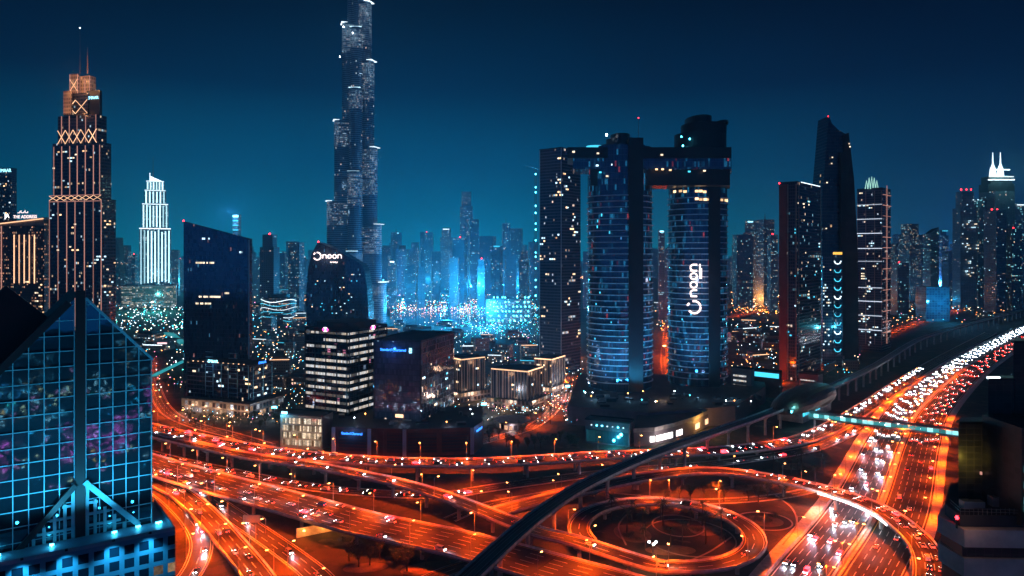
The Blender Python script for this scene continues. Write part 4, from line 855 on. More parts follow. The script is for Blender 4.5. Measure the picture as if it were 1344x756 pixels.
# ---------------------------------------------------------------- supertall stepped tower
MT['superglass'] = facade('supertall banded glass', (.03, .08, .14), (.13, .2, .28), 1.6, 4.2, .05, .2, .016, warm=(1, .7, .55), cool=(.7, .9, 1), warmth=.4, strength=1.6, rough=.18, spec=.8, floors=.0, metal=.2)
MT['superfloodpaint'] = facade('supertall bands with painted floodlight', (.03, .07, .12), (.22, .3, .38), 1.6, 4.2, .02, .3, .55, warm=(1, .8, .75), cool=(.6, .86, 1), warmth=.3, strength=.6, rough=.25)  # paler glowing copy of the supertall glass: floodlight put into the colour
Y = 1500.0; cxb = X(470, Y); bt = empty('supertall_tower', (cxb, Y, 0), 'supertall tower of stepped setbacks with silvery floor bands, tallest of all', 'tower'); o = bt.location
def wing(a, L, w, z0, z1, m, name='tier'):
    c, s = math.cos(R(a)), math.sin(R(a)); pts = []
    loc = [(0, -w), (L - w, -w)] + [(L - w + w * math.sin(R(t)), -w * math.cos(R(t))) for t in range(20, 180, 20)] + [(L - w, w), (0, w)]
    pts = [(cxb + c * x - s * y, Y + s * x + c * y) for x, y in loc]; block(bt, pts, z0, z1, m, name); return pts
steps = {198: [(0, 60, 265), (265, 46, 160), (160, 31, 33), (33, 21, -40), (-40, 13, -105)], 342: [(0, 60, 370), (370, 50, 295), (295, 41, 195), (195, 34, 82), (82, 28, 5), (5, 16, -80)], 270: [(0, 62, 330), (330, 50, 228), (228, 38, 120), (120, 28, 40), (40, 18, -90)]}
for a, lst in steps.items():
    za = 0.0
    for (_, L, py) in lst:
        zb = Z(py, Y); L2 = L / (abs(math.cos(R(a))) if a != 270 else 1)
        wing(a, L2, 13.5 if L2 > 24 else 9, za, zb, 'superglass')
        hh = min(zb - za, 90 if a == 342 else 50) * random.uniform(.6, 1); pts = wing(a, L2 + .35, (13.5 if L2 > 24 else 9) + .35, zb - hh - random.uniform(5, 24), zb - 5, 'superfloodpaint', 'painted_lit_tier')
        c, s = math.cos(R(a)), math.sin(R(a)); b = MB(); q_ = 12 if a != 270 else 4; b.box((cxb + c * (L2 - 4), Y + s * (L2 - 4) - .5, zb + .5), (q_, 24, .9), R(a)); b.build('terrace_light', MT['linew' if a != 270 else 'cool'], bt, o)
        light('terrace_flood', 'POINT', Vector((cxb + c * (L2 + 12), Y + s * (L2 + 12) - 22, zb - 20)) - o, (.6, .85, 1), 9000, bt, 1)
        za = zb
b = MB(); b.prism(ell(cxb, Y, 16, 16, 16), 0, Z(-110, Y)); b.build('core', MT['superglass'], bt, o); b = MB(); b.tube([(cxb, Y, Z(-110, Y)), (cxb, Y, 842)], [7, .6], 8); b.build('spire', MT['steel'], bt, o)
for x_, z_ in ((451, 36), (446, 75), (463, 44)): beacon(bt, (X(x_, 1462), 1462, Z(z_, 1462)), 1.2, m='lampw')
# ---------------------------------------------------------------- strip-lit office block
MT['stripface'] = facade('dark office bands', (.01, .018, .035), (.03, .035, .05), 3, 4.6, .05, .1, .02, cool=(.5, .7, 1), warm=(1, .3, .5), warmth=.3, strength=.8, rough=.1, spec=.9)
def strip_mat():
    t = NT('lit office floor'); b = t.b; uv = t.n.new('ShaderNodeSeparateXYZ'); t.l.new(t.coord('UV'), uv.inputs[0]); oi = t.n.new('ShaderNodeObjectInfo').outputs['Random']
    cell = t.M('FLOOR', t.M('DIVIDE', uv.outputs[0], 1.5)); r, rgb = t.white(cell, t.M('MULTIPLY', oi, 91.0)); r2, _ = t.white(t.M('FLOOR', t.M('DIVIDE', uv.outputs[0], 7.5)), t.M('MULTIPLY', oi, 37.0))
    mul = t.M('GREATER_THAN', t.M('FRACT', t.M('DIVIDE', uv.outputs[0], 1.5)), .1); on_ = t.M('ADD', t.M('MULTIPLY', t.M('GREATER_THAN', r2, .3), .85), .12)
    nz = t.remap(t.noise(t.coord('UV'), 1.6, 3), .3, .7, .35, 1.1)
    t.set(b.inputs['Emission Color'], t.mix(rgb[0], (1, .8, .6), (.85, .92, 1))); t.set(b.inputs['Emission Strength'], t.M('MULTIPLY', t.M('MULTIPLY', t.M('MULTIPLY', mul, on_), nz), t.M('ADD', t.M('MULTIPLY', rgb[1], .7), .65)))
    t.set(b.inputs['Base Color'], (.03, .03, .03)); b.inputs['Roughness'].default_value = .2; t.mat.cycles.emission_sampling = 'NONE'; return t.mat
MT['strip'] = strip_mat()
def lit_floor(rt, e, z, h, t0=0.0, t1=1.0, m='strip', name='lit_floor'):
    a, c = on(e, t0, z, .12), on(e, t1, z, .12); L = (c - a).length; b = MB(); u = random.random() * 900
    b.face([a - ZU * h / 2, c - ZU * h / 2, c + ZU * h / 2, a + ZU * h / 2], [(u, 0), (u + L, 0), (u + L, h), (u, h)])
    n_ = (c - a).normalized().cross(ZU) * .1
    b.face([a + ZU * h / 2, c + ZU * h / 2, c + ZU * h / 2 - n_, a + ZU * h / 2 - n_]); b.face([a - ZU * h / 2, c - ZU * h / 2, c - ZU * h / 2 - n_, a - ZU * h / 2 - n_][::-1]); return b.build(name, MT[m], rt, rt.location)
Y = 545.0; pts = corner(400, 457, 508, Y, 27); zt = Z(434, Y)
sb = tower('strip_lit_office', 'square office block ringed by bright cream floor strips with pink rooftop emblems', 'building', pts, 19, zt, 'stripface'); o = sb.location; e, e2 = (pts[3], pts[0]), (pts[0], pts[1])
nfl = 12; fh = (zt - 20) / nfl
for k in range(nfl):
    z = 20 + fh * (k + .5)
    for q, wt_ in ((e, (0, 1)), (e2, (0, 1))):
        if k == nfl - 1: lit_floor(sb, q, z, 1.7); continue
        if k in (2, 6) and q == e2: continue
        r_ = random.random(); t0, t1 = (0, 1) if r_ < .55 else ((0, random.uniform(.35, .8)) if r_ < .8 else (random.uniform(.2, .6), 1)); lit_floor(sb, q, z, 2.0, t0, t1)
    for q in (e, e2): a, c = on(q, 0, z + fh / 2, .3), on(q, 1, z + fh / 2, .3); b = MB(); b.box((a + c) / 2, ((c - a).length, .7, .5), math.atan2((c - a).y, (c - a).x)); b.build('floor_band', MT['stripface'], sb, o)
for q in (e, e2):
    for t in (.02, .25, .5, .75, .98): vline(sb, q, t, 20, zt, .8, 'dark', 'pilaster', .35)
def emblem(rt, p, d_, s_):
    b = MB(); d_ = Vector(d_).normalized(); n_ = d_.cross(ZU)
    for sg in (-1, 1):
        b.face([p, p + d_ * sg * s_ + ZU * s_, p + d_ * sg * s_ - ZU * s_]); b.face([p + d_ * sg * s_ * 1.9, p + d_ * sg * s_ + ZU * s_, p + d_ * sg * s_ - ZU * s_])
    b.build('sign_side', MT['signm'], rt, rt.location); b = MB()
    for sg in (-1, 1): b.face([p + n_ * .05, p + d_ * s_ + ZU * sg * s_ + n_ * .05, p - d_ * s_ + ZU * sg * s_ + n_ * .05])
    b.build('sign', MT['signw'], rt, rt.location)
dv_ = Vector(e[1]).to_3d() - Vector(e[0]).to_3d(); emblem(sb, on(e, .5, zt - .5, .9) + ZU * .4, dv_, 1.7); dv2 = Vector(e2[1]).to_3d() - Vector(e2[0]).to_3d(); emblem(sb, on(e2, .6, zt - .5, .9) + ZU * .4, dv2, 1.7)
rp = inset(pts, 9); block(sb, rp, zt, zt + 5, 'dark', 'plant_room')
# ---------------------------------------------------------------- black glass box
MT['mirror'] = facade('black mirror glass', (.24, .28, .38), (.02, .025, .035), 1.5, 4.0, .03, .04, .012, warm=(1, .8, .6), cool=(.4, .7, 1), strength=1.2, rough=.05, spec=1.0, metal=.6, bump=.35)
Y = 527.0; pts = corner(490, 553, 596, Y, 16); zt = Z(449, Y)
bb = tower('black_glass_box', 'black mirrored office box with a small blue sign high on its left face', 'building', pts, 19, zt, 'mirror'); o = bb.location; e, e2 = (pts[3], pts[0]), (pts[0], pts[1]); dv_ = Vector(e[1]).to_3d() - Vector(e[0]).to_3d()
text(bb, 'Standard Chartered', on(e, .42, zt - 6.5, .4), dv_, 2.7, 'signb', sx=.95)
p = on(e, .78, zt - 6.5, .5); d_ = dv_.normalized(); stroke_sign(bb, [[(-.8, 1.6), (.8, .8), (.8, 0), (-.8, 0)], [(-.8, 0), (-.8, -.8), (.8, -1.6)], [(.8, 1.7), (-.8, .9)], [(-.8, -1.7), (.8, -.9)]], p, d_, .32, 'signc')
for t in (0.02, .98): vline(bb, e, t, 19, zt, .8, 'dark', 'corner_post', .2)
windows(bb, [e2], 16, 1.4, 1.4, 24, 62, 4, mats=('cool', 'cream', 'linec'), cl=.75); b = MB(); b.box(on(e, .55, 22, .4), (6, .5, 2.2), math.atan2(dv_.y, dv_.x)); b.build('lit_entrance', MT['linewarm'], bb, o)
light('sign_glow', 'POINT', on(e, .4, zt - 6, 4) - o, (.05, .25, 1), 1600, bb, 1)
# ---------------------------------------------------------------- podium and cream-lit car park
MT['podred'] = mat('red-brown podium stone', (.2, .07, .05), .6, var=.3, scale=.15); MT['louvre'] = facade('dark louvres', (.05, .03, .03), (.12, .05, .04), 60, 2.2, .0, .22, 0, rough=.5, bump=.3)
A0 = [(X(437, 512), 512), (X(486, 507), 507), (X(530, 505), 505), (X(575, 506), 506), (X(622, 510), 510), (X(634, 530), 530), (X(632, 580), 580), (X(440, 580), 580)]
po = empty('red_podium', (X(530, 540), 540, 0), 'red-brown podium with pale pylons and blue signs below the black glass box', 'podium'); o = po.location
b = MB(); b.prism(A0, 0, 18.8, 0, 1); b.build('wall', [MT['podred'], MT['darkroof']], po, o)
for i, (t0, t1) in ((0, (.15, .9)), (1, (.5, .95)), (2, (.12, .96)), (3, (.1, .85))):
    q = (A0[i], A0[i + 1]); a, c = on(q, t0, 8.5, .15), on(q, t1, 8.5, .15); b = MB(); L = (c - a).length
    b.face([a - ZU * 6.5, c - ZU * 6.5, c + ZU * 7.5, a + ZU * 7.5], [(0, 0), (L, 0), (L, 14), (0, 14)]); b.build('louvre_panel', MT['louvre'], po, o)
for i, t in ((0, .02), (0, .98), (1, .35), (2, .02), (3, .95)):
    vline(po, (A0[i], A0[i + 1]), t, 0, 18.5 if i != 1 else 17, 2.6, 'white' if i != 1 else 'podred', 'pylon', .5)
for k in range(26):
    x_, y_ = random.uniform(X(445, 540), X(620, 540)), random.uniform(516, 572)
    if k < 18: hh = random.uniform(.8, 2.6); b = MB(); b.box((x_, y_, 18.8 + hh / 2), (random.uniform(2, 7), random.uniform(2, 6), hh), .2); b.build('roof_plant', MT[random.choice(('deckside', 'dark', 'darkroof'))], po, o)
    else: b = MB(); b.tube([(x_, y_, 18.8), (x_, y_, 21)], .1, 5); b.tube([(x_, y_, 21), (x_, y_, 21.6)], .3, 6, 1); b.build('roof_lamp', [MT['steel'], MT[random.choice(('lampw', 'lamp'))]], po, o)
for k in range(3): light('roof_light', 'POINT', (X(470 + 60 * k, 515) - o.x, 514 - o.y, 23), (.5, .7, 1), 900, po, .3)
for k in range(3): lit_floor(po, (A0[0], A0[1]), 3.4 + k * 2.6, .8, .25, .85, 'strip', 'lit_window')
text(po, 'Standard Chartered', on((A0[0], A0[1]), .52, 14.6, .8), Vector(A0[1]).to_3d() - Vector(A0[0]).to_3d(), 2.4, 'signb', sx=.8); e = (A0[4], A0[5]); text(po, 'Standard Chartered', on(e, .5, 15, .6), Vector(e[1]).to_3d() - Vector(e[0]).to_3d(), 2.0, 'signb', sx=.75)
light('sign_glow', 'POINT', on((A0[0], A0[1]), .5, 14, 4) - o, (.05, .3, 1), 1500, po, 1); light('sign_glow', 'POINT', on(e, .5, 15, 4) - o, (.05, .3, 1), 1200, po, 1)
pts = corner(368, 423, 437, 520, 12); cp = tower('cream_lit_car_park', 'low car park with a grid of glowing cream windows beside the red podium', 'car park', pts, 0, 24, 'stone', 'darkroof'); o = cp.location; e = (pts[3], pts[0])
MT['creamwin'] = facade('cream car park window', (.2, .16, .1), (.05, .04, .03), .9, 5, .05, .0, 1.5, warm=(1, .74, .5), cool=(1, .85, .66), strength=1.25, bump=0)
for r_ in range(4):
    for k in range(8): t0 = .05 + k * .118; lit_floor(cp, e, 4.4 + r_ * 5.2, 4.0, t0, t0 + .1, 'creamwin', 'window')
b = MB(); b.box(on(e, .1, 25.5, .2), (4.5, .6, 1.8), math.atan2(e[1][1] - e[0][1], e[1][0] - e[0][0])); b.build('sign', MT['signc'], cp, o); light('sign_glow', 'POINT', on(e, .06, 26, 3) - o, (.1, .6, 1), 7000, cp, 1)
for t in (.2, .5, .8): light('car_park_glow', 'POINT', on(e, t, 9, 9) - o, (1, .7, .45), 1500, cp, 2)
# ---------------------------------------------------------------- hotel blocks with warm cornices
MT['hotelblock'] = facade('slender bay facade', (.012, .018, .035), (.14, .12, .13), 3.2, 60, .16, 0, 0, rough=.2, bump=.1); MT['shops'] = facade('arcade shopfronts', (.03, .02, .02), (.16, .12, .11), 4, 5, .14, .16, .75, warm=(1, .58, .33), cool=(1, .8, .65), warmth=.6, strength=1.1)
HB_ = [('middle', (645, 692, 712), 652, 35, 'low hotel block with a corner of warm cornice light, behind the round pavilion'), ('left', (585, 606, 636), 692, 40, 'hotel block with a warm cornice light, half hidden behind the black glass box'), ('right', (702, 724, 741), 720, 36, 'smaller hotel block with a short warm cornice, beside the slab tower foot')]
for nm, pp, Y, h, lb in HB_:
    pts = corner(*pp, Y, 28 if nm != 'left' else 50); hb = tower('hotel_block', lb, 'hotel', pts, 9, h, 'hotelblock', 'darkroof', 'hotel blocks with warm cornices'); o = hb.location; pd = inset(pts, -7); block(hb, pd, 0, 9, 'shops', 'arcade'); e, e2 = (pts[3], pts[0]), (pts[0], pts[1])
    for q in (e, e2):
        edge_strip(hb, q, h + .2, 'linewarm', 'cornice_light', 1.0, .6); L = (Vector(q[1]) - Vector(q[0])).length; n = max(2, int(L / 6))
        for k in range(n + 1): vline(hb, q, k / n, 9, h - 1, .6, 'stone', 'pilaster', .3)
        light('cornice_glow', 'POINT', on(q, .5, h - 4, 5) - o, (1, .55, .3), 1800, hb, 2); light('arcade_glow', 'POINT', on(q, .5, 6, 12) - o, (1, .6, .4), 5200, hb, 2)
    windows(hb, [e, e2], 10, 1.4, 1.6, 12, h - 2, 4, mats=('cream', 'cool', 'warm'))
q = P(672, 562); rp_ = empty('round_pavilion', q, 'round low pavilion with glowing drum walls in front of the hotel blocks', 'pavilion')
b = MB(); b.prism(ell(q.x, q.y, 10, 10, 28), 0, 7, 0, 1); b.build('drum', [MT['shops'], MT['concrete']], rp_, q); b = MB(); b.prism(ell(q.x, q.y, 15, 15, 32), 7, 7.6, bottom=True); b.build('roof', MT['concrete'], rp_, q); light('pavilion_light', 'POINT', (0, -13, 4), (.9, .85, 1), 2600, rp_, 1)
# ---------------------------------------------------------------- twin bridge towers
MT['skyglass'] = facade('curved tower glass with painted reflections', (.05, .1, .18), (.05, .08, .12), 1.6, 5.4, .04, .03, .17, warm=(1, .12, .12), cool=(.04, .45, .9), warmth=.1, strength=.3, rough=.07, spec=1.0, metal=.6, bump=.5)  # dim blue and red glowing panes painted in place of glass reflections
MT['slab'] = mat('aluminium floor edge', (.66, .7, .76), .45, .0, var=.15)
MT['bluereflect'] = lamp_mat('dim blue painted reflection', (.08, .4, .9), .55, .6); MT['redreflect'] = lamp_mat('dim red painted reflection', (1, .2, .2), .5, .6)  # faint glow colours standing in for reflected city light
def sky_tower(pl, pr, Y, top, fin, label, nb):
    cx = X((pl + pr) / 2, Y); w = (X(pr, Y) - X(pl, Y)) / 2; rt = empty('curved_tower', (cx, Y + 24, 0), label, 'tower', 'twin towers joined by a bridge'); o = rt.location
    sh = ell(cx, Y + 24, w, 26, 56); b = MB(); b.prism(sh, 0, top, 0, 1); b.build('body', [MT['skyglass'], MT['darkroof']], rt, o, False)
    z = 22.0
    while z < 196: 
        b = MB(); b.prism(ell(cx, Y + 24, w + 1.1, 27.1, 56), z, z + .75, bottom=True); b.build('floor_edge', MT['slab'], rt, o); z += 5.4
    fx0, fx1 = X(fin[0], Y - 2), X(fin[1], Y - 2); b = MB(); b.prism([(fx0, Y - 3.5), (fx1, Y - 3.5), (fx1, Y + 30), (fx0, Y + 30)], 0, top + 6); b.build('dark_fin', MT['dark'], rt, o); return rt, cx, w
Y = 665.0; ta, cxa, wa = sky_tower(775, 862, Y, Z(190, Y), (825, 844), 'left curved tower of the bridged pair, with a low round crown', 0); o = ta.location
for a, c, z0, z1 in ((790, 853, 196, 186), (800, 846, 186, 178), (806, 832, 178, 172)):
    b = MB(); b.prism(ell(X((a + c) / 2, Y), Y + 24, (X(c, Y) - X(a, Y)) / 2, 15, 28), Z(z0, Y), Z(z1, Y)); b.build('crown', MT['dark'], ta, o)
b = MB(); b.prism(ell(X(783, Y), Y + 14, 8, 8, 20), Z(196, Y), Z(189, Y)); b.build('lit_drum', MT['linec'], ta, o); beacon(ta, (X(798, Y), Y + 10, Z(176, Y)), 1.0, m='lampw'); b = MB(); b.tube([(X(843, Y), Y + 20, Z(180, Y)), (X(843, Y), Y + 20, Z(151, Y))], [.4, .2], 5); b.build('mast', MT['steel'], ta, o); beacon(ta, (X(843, Y), Y + 20, Z(150, Y)), .5)
Y2 = 690.0; tb, cxb2, wb = sky_tower(885, 963, Y2, Z(243, Y2), (930, 945), 'taller right curved tower of the bridged pair, with a vertical lit sign', 0); o = tb.location
for a, c, z0, z1 in ((885, 963, 243, 214), (887, 962, 214, 190), (893, 962, 190, 172), (902, 962, 172, 159), (908, 941, 159, 150), (941, 962, 160, 157)):
    b = MB(); b.prism(ell(X((a + c) / 2, Y2), Y2 + 24, (X(c, Y2) - X(a, Y2)) / 2, 24, 36), Z(z0, Y2), Z(z1, Y2)); b.build('crown', MT['dark'], tb, o)
br = empty('sky_bridge', (X(850, 680), 690, 0), 'dark cantilevered bridge deck joining the tops of the two curved towers', 'bridge'); o = br.location
for z0, z1, ya, yb, pl, pr, m in ((243, 222, 672, 708, 775, 958, 'dark'), (222, 208, 668, 712, 752, 960, 'skyglass'), (208, 194, 666, 714, 745, 960, 'dark')):
    b = MB(); b.prism([(X(pl, ya), ya), (X(pr, ya), ya), (X(pr, yb), yb), (X(pl, yb), yb)], Z(z0, 670), Z(z1, 670), bottom=True); b.build('deck', MT[m], br, o)
for px, py, m in ((784, 217, 'cool'), (804, 216, 'cool'), (817, 218, 'cool'), (753, 199, 'cream'), (785, 201, 'cream'), (838, 202, 'cream'), (869, 203, 'cream'), (862, 222, 'warm'), (870, 222, 'warm'), (880, 223, 'warm'), (905, 225, 'linec'), (925, 224, 'cream'), (788, 226, 'linec'), (797, 231, 'cream')):
    q = Vector((X(px, 664), 665, Z(py, 664))); b = MB(); b.box(q, (2.2, .8, 1.4)); b.build('deck_light', MT[m], br, o)
def on_ell(cx, cyy, w, dpt, t, z, off=.4):
    a = R(t); nx_, ny_ = math.cos(a) / w, math.sin(a) / dpt; l_ = math.hypot(nx_, ny_); return Vector((cx + w * math.cos(a) + nx_ / l_ * off, cyy + dpt * math.sin(a) + ny_ / l_ * off, z)), math.atan2(nx_, -ny_)
def ell_windows(rt, cx, cyy, w, dpt, n, z0, z1, mats, t0=190, t1=350, step=5.4, sz=(1.5, 2.6)):
    for k in range(n):
        z = z0 + step * random.randrange(max(1, int((z1 - z0) / step))) + 2.4; p, a = on_ell(cx, cyy, w, dpt, random.uniform(t0, t1), z, .05); m = random.choice(mats); key = ('e', sz, m)
        if key not in WIN: mb = MB(); mb.box((0, 0, 0), (sz[0], .3, sz[1])); oo = mb.build('lit_window', MT[m]); WIN[key] = oo.data; COL.objects.unlink(oo); bpy.data.objects.remove(oo)
        put('lit_window', WIN[key], rt, p - rt.location, a)
ell_windows(ta, cxa, 689, wa, 26, 40, 22, 110, ('bluereflect', 'linec', 'bluereflect', 'bluereflect', 'redreflect'), sz=(1.1, 1.8)); ell_windows(ta, cxa, 689, wa, 26, 10, 110, 196, ('bluereflect', 'linec'), sz=(1.1, 2.6)); ell_windows(tb, cxb2, 714, wb, 26, 42, 22, 90, ('bluereflect', 'linec', 'bluereflect', 'redreflect'), sz=(1.1, 1.8))  # blue and red panes stand in for reflections on the curved glass
for px, pz in ((889, 250), (895, 250), (900, 251), (914, 251), (919, 251), (924, 252), (914, 261), (919, 262), (925, 262), (929, 262), (949, 262), (956, 262), (960, 262)):
    t = math.degrees(math.acos(max(-1, min(1, ((px - 924) / 39.5))))); p, a = on_ell(cxb2, 714, wb, 26, -t, Z(pz, 690), .3); b = MB(); b.box((0, 0, 0), (3.2, .5, 2.2)); w_ = b.build('lit_window', MT['warm'], tb); w_.location = p - tb.location; w_.rotation_euler = (0, 0, a)
for px, pz in ((895, 180), (906, 183), (897, 192)): beacon(tb, (X(px, 688), 690, Z(pz, 688)), .8, m='cyanl')
# the vertical sign on the right tower: letters read upward
p, a = on_ell(cxb2, 714, wb, 26, -108, Z(372, 690), 1.4); dr = Vector((math.cos(a), math.sin(a), 0)); ps = Vector((p.x, p.y, Z(368, 690)))
noon(tb, ps + dr * -1.2, ZU, -dr, 5.8, .85, 1.4, 'signp'); stroke_sign(tb, [[(a_, c_) for a_, c_ in arc(0, 0, 5.8, 215, 465)], [(-6.6, 1.4), (-4.8, 3.8)]], Vector((p.x, p.y, Z(403, 690))) + dr * -.6, dr, 1.0, 'signp')
stroke_sign(tb, [[(0, 7), (0, -7)], [(1.2, 3), (1.2, -7)]], Vector((p.x, p.y, Z(356, 690))) + dr * 4.6, dr, .7, 'signp')
light('sign_glow', 'POINT', ps + Vector((0, -12, 0)) - tb.location, (1, .75, .7), 6000, tb, 3)
for rt_b, xs_ in ((ta, (785, 810, 852)), (tb, (895, 915, 952))):       # added blue floods, tint each tower in place of reflected city light
    for px in xs_:
        q = Vector((X(px, 622), 622, 17)); b = MB(); b.box(q, (2, 1.2, 1.2)); b.tube([q - ZU * 2, q], .3, 5); b.build('flood_lamp', MT['black'], rt_b, rt_b.location); dr = Vector((0, 44, 42)); light('flood_light', 'SPOT', q + ZU * 1.2 - rt_b.location, (.03, .42, .9), 120000, rt_b, .6, 80, dr.to_track_quat('-Z', 'Y').to_euler(), .9)
# podium of the towers
MT['podpink'] = mat('pinkish podium wall', (.2, .16, .18), .6, var=.2, scale=.1)
tp = empty('tower_podium', (X(850, 640), 640, 0), 'long low podium at the feet of the bridged towers with a dark planted roof', 'podium'); o = tp.location
b = MB(); b.prism([(X(745, 600), 600), (X(850, 575), 575), (X(965, 600), 600), (X(1005, 690), 690), (X(1000, 760), 760), (X(760, 760), 760)], 0, 15, 0, 1); b.build('wall', [MT['podpink'], MT['darkroof']], tp, o)
for k in range(34):
    q = (random.uniform(X(765, 640), X(985, 650)), random.uniform(600, 655), 15.2)
    if k < 20: hh = random.uniform(1, 3.2); b = MB(); b.box((q[0], q[1], 15 + hh / 2), (random.uniform(3, 10), random.uniform(3, 8), hh), random.choice((0, .3))); b.build('roof_plant', MT[random.choice(('deckside', 'dark', 'darkroof'))], tp, o)
    else: b = MB(); b.tube([(q[0], q[1], 15), (q[0], q[1], 17.6)], .12, 5); b.tube([(q[0], q[1], 17.6), (q[0], q[1], 18.2)], .35, 6, 1); b.build('roof_lamp', [MT['steel'], MT[random.choice(('lampw', 'cyanl', 'lamp'))]], tp, o)
for k in range(5): light('roof_light', 'POINT', (X(780 + 45 * k, 630) - o.x, 628 - o.y, 19), random.choice(((.3, .7, 1), (1, .6, .35))), 1500, tp, .3)
gp = corner(768, 826, 832, 528, 24); gb2 = tower('glass_showroom', 'low showroom with teal lit glass and dots of light along its fascia', 'building', gp, 0, 17, 'podpink', 'darkroof'); o = gb2.location; e = (gp[3], gp[0])
MT['tealwall'] = facade('teal showroom glass', (.02, .07, .09), (.03, .06, .08), 2.2, 9, .05, .04, .5, warm=(.05, .4, .5), cool=(.04, .32, .42), strength=.3, rough=.12)
a, c = on(e, .03, 5.6, .2), on(e, .97, 5.6, .2); b = MB(); L = (c - a).length; b.face([a - ZU * 4.6, c - ZU * 4.6, c + ZU * 4.6, a + ZU * 4.6], [(0, 0), (L, 0), (L, 8.9), (0, 8.9)]); b.build('glass_front', MT['tealwall'], gb2, o)
for k in range(7): a = on(e, .15 + .12 * k, 13.6, .3); b = MB(); b.box(a, (1, .4, .7)); b.build('fascia_light', MT['cyanl' if k in (1, 2, 5) else 'cool'], gb2, o)
for t in (.66, .76, .82): a = on(e, t, 5 + 3 * (t - .7) * 10, .6); b = MB(); b.tube([a, a + Vector((0, -.4, 0))], 1.1, 8); b.build('spot_lamp', MT['cyanl'], gb2, o)
light('showroom_light', 'POINT', on(e, .72, 5, 6) - o, (.05, .7, 1), 6000, gb2, 1)
cw = empty('curved_retail_wall', (X(880, 560), 560, 0), 'long pale curved retail wall with white and orange lit openings behind the viaduct', 'building'); o = cw.location
cpts = [(X(832, 530), 530), (X(860, 534), 534), (X(885, 548), 548), (X(910, 568), 568), (X(935, 600), 600), (X(965, 640), 640)]; b = MB(); b.prism(cpts + [(X(960, 680), 680), (X(835, 575), 575)], 0, 12.5, 0, 1); b.build('wall', [MT['podpink'], MT['darkroof']], cw, o)
b = MB(); b.prism([(x - .6, y - 1.2) for x, y in cpts] + [(x, y + .2) for x, y in reversed(cpts)], 10.3, 13.2, bottom=True); b.build('fascia', MT['concrete'], cw, o)
for i, t0, t1, m in ((0, .75, .98, 'signw'), (1, .05, .9, 'signw'), (2, .1, .4, 'signw'), (3, .1, .3, 'linewarm'), (3, .6, .75, 'linewarm'), (4, .2, .5, 'linegold'), (4, .6, .9, 'linegold')):
    q = (cpts[i], cpts[i + 1]); a, c = on(q, t0, 4.5, .2), on(q, t1, 4.5, .2); b = MB(); b.box((a + c) / 2, ((c - a).length, .4, 4.2), math.atan2((c - a).y, (c - a).x)); b.build('lit_opening', MT[m], cw, o)
light('retail_light', 'POINT', (X(875, 530) - o.x, 530 - o.y, 6), (1, .85, .8), 5000, cw, 1); light('retail_light', 'POINT', (X(925, 572) - o.x, 572 - o.y, 8), (1, .5, .1), 9000, cw, 1)
# slab tower at their left
MT['slabglass'] = facade('slab tower glass', (.03, .055, .11), (.09, .11, .16), 2.0, 3.6, .1, .17, .03, floors=.012, metal=.4, warm=(1, .75, .6), cool=(.7, .85, 1), warmth=.6, strength=1.2, rough=.15)
Y = 850.0; pts = corner(708, 737, 762, Y, 40); st_ = tower('slab_tower', 'narrow dark slab tower with sparse pinkish windows, just left of the bridged towers', 'tower', pts, 0, Z(194, Y), 'slabglass'); e, e2 = (pts[3], pts[0]), (pts[0], pts[1])
windows(st_, [e, e2], 64, 2.2, 1.8, 40, Z(200, Y), 3.6, mats=('cream', 'warm', 'cool'), cl=.75); vline(st_, e, .02, 0, Z(194, Y), .5, 'slab', 'edge_trim'); vline(st_, e, .99, 0, Z(194, Y), .6, 'slab', 'edge_trim')
Y = 1150.0; tc = empty('tower_crane', (X(703, Y), Y, 0), 'thin construction crane mast dotted with cyan lamps, left of the slab tower', 'crane'); o = tc.location
b = MB()
for dx in (-1.2, 1.2):
    for dy in (-1.2, 1.2): b.tube([(X(703, Y) + dx, Y + dy, 0), (X(703, Y) + dx, Y + dy, Z(222, Y))], .35, 4)
for k in range(60): z = k * 4.6; b.tube([(X(703, Y) - 1.2, Y - 1.2, z), (X(703, Y) + 1.2, Y - 1.2, z + 4.6)], .22, 4)
b.build('mast', MT['steel'], tc, o); b = MB(); b.tube([(X(703, Y) + 6, Y, Z(222, Y)), (X(703, Y) - 6, Y, Z(219, Y)), (X(690, Y), Y, Z(218, Y))], .6, 5); b.build('jib', MT['steel'], tc, o)
for k in range(16): b = MB(); b.box((X(703, Y), Y - 2, Z(232 + k * 12 + random.uniform(-4, 4), Y)), (1.6, 1.2, 2.2)); b.build('mast_lamp', MT['cyanl'], tc, o)
# ---------------------------------------------------------------- towers right of the bridge
MT['rglass'] = facade('dark right tower glass', (.03, .05, .1), (.06, .07, .11), 2.2, 3.7, .1, .14, .03, floors=.015, metal=.4, warm=(1, .7, .5), cool=(.35, .8, 1), warmth=.4, strength=1.1, rough=.12)
Y = 806.0; pts = corner(1023, 1046, 1077, Y, 40); rt_ = tower('red_faced_tower', 'dark tower with a maroon left face, pale vertical fins and a red corner beacon', 'tower', pts, 0, Z(239, Y), 'rglass'); o = rt_.location; e, e2 = (pts[3], pts[0]), (pts[0], pts[1])
b = MB(); q = [on(e, 0, 0, .3).to_2d(), on(e, .45, 0, .3).to_2d(), on(e, .45, 0, 1.5).to_2d(), on(e, 0, 0, 1.5).to_2d()][::-1]; b.prism([tuple(k) for k in q], 0, Z(241, Y)); b.build('maroon_panel', MT['redclad'], rt_, o)
for q, t in ((e, .5), (e, .97), (e2, .04), (e2, .97)): vline(rt_, q, t, 0, Z(241, Y), 1.0, 'stone', 'fin', 1.0)
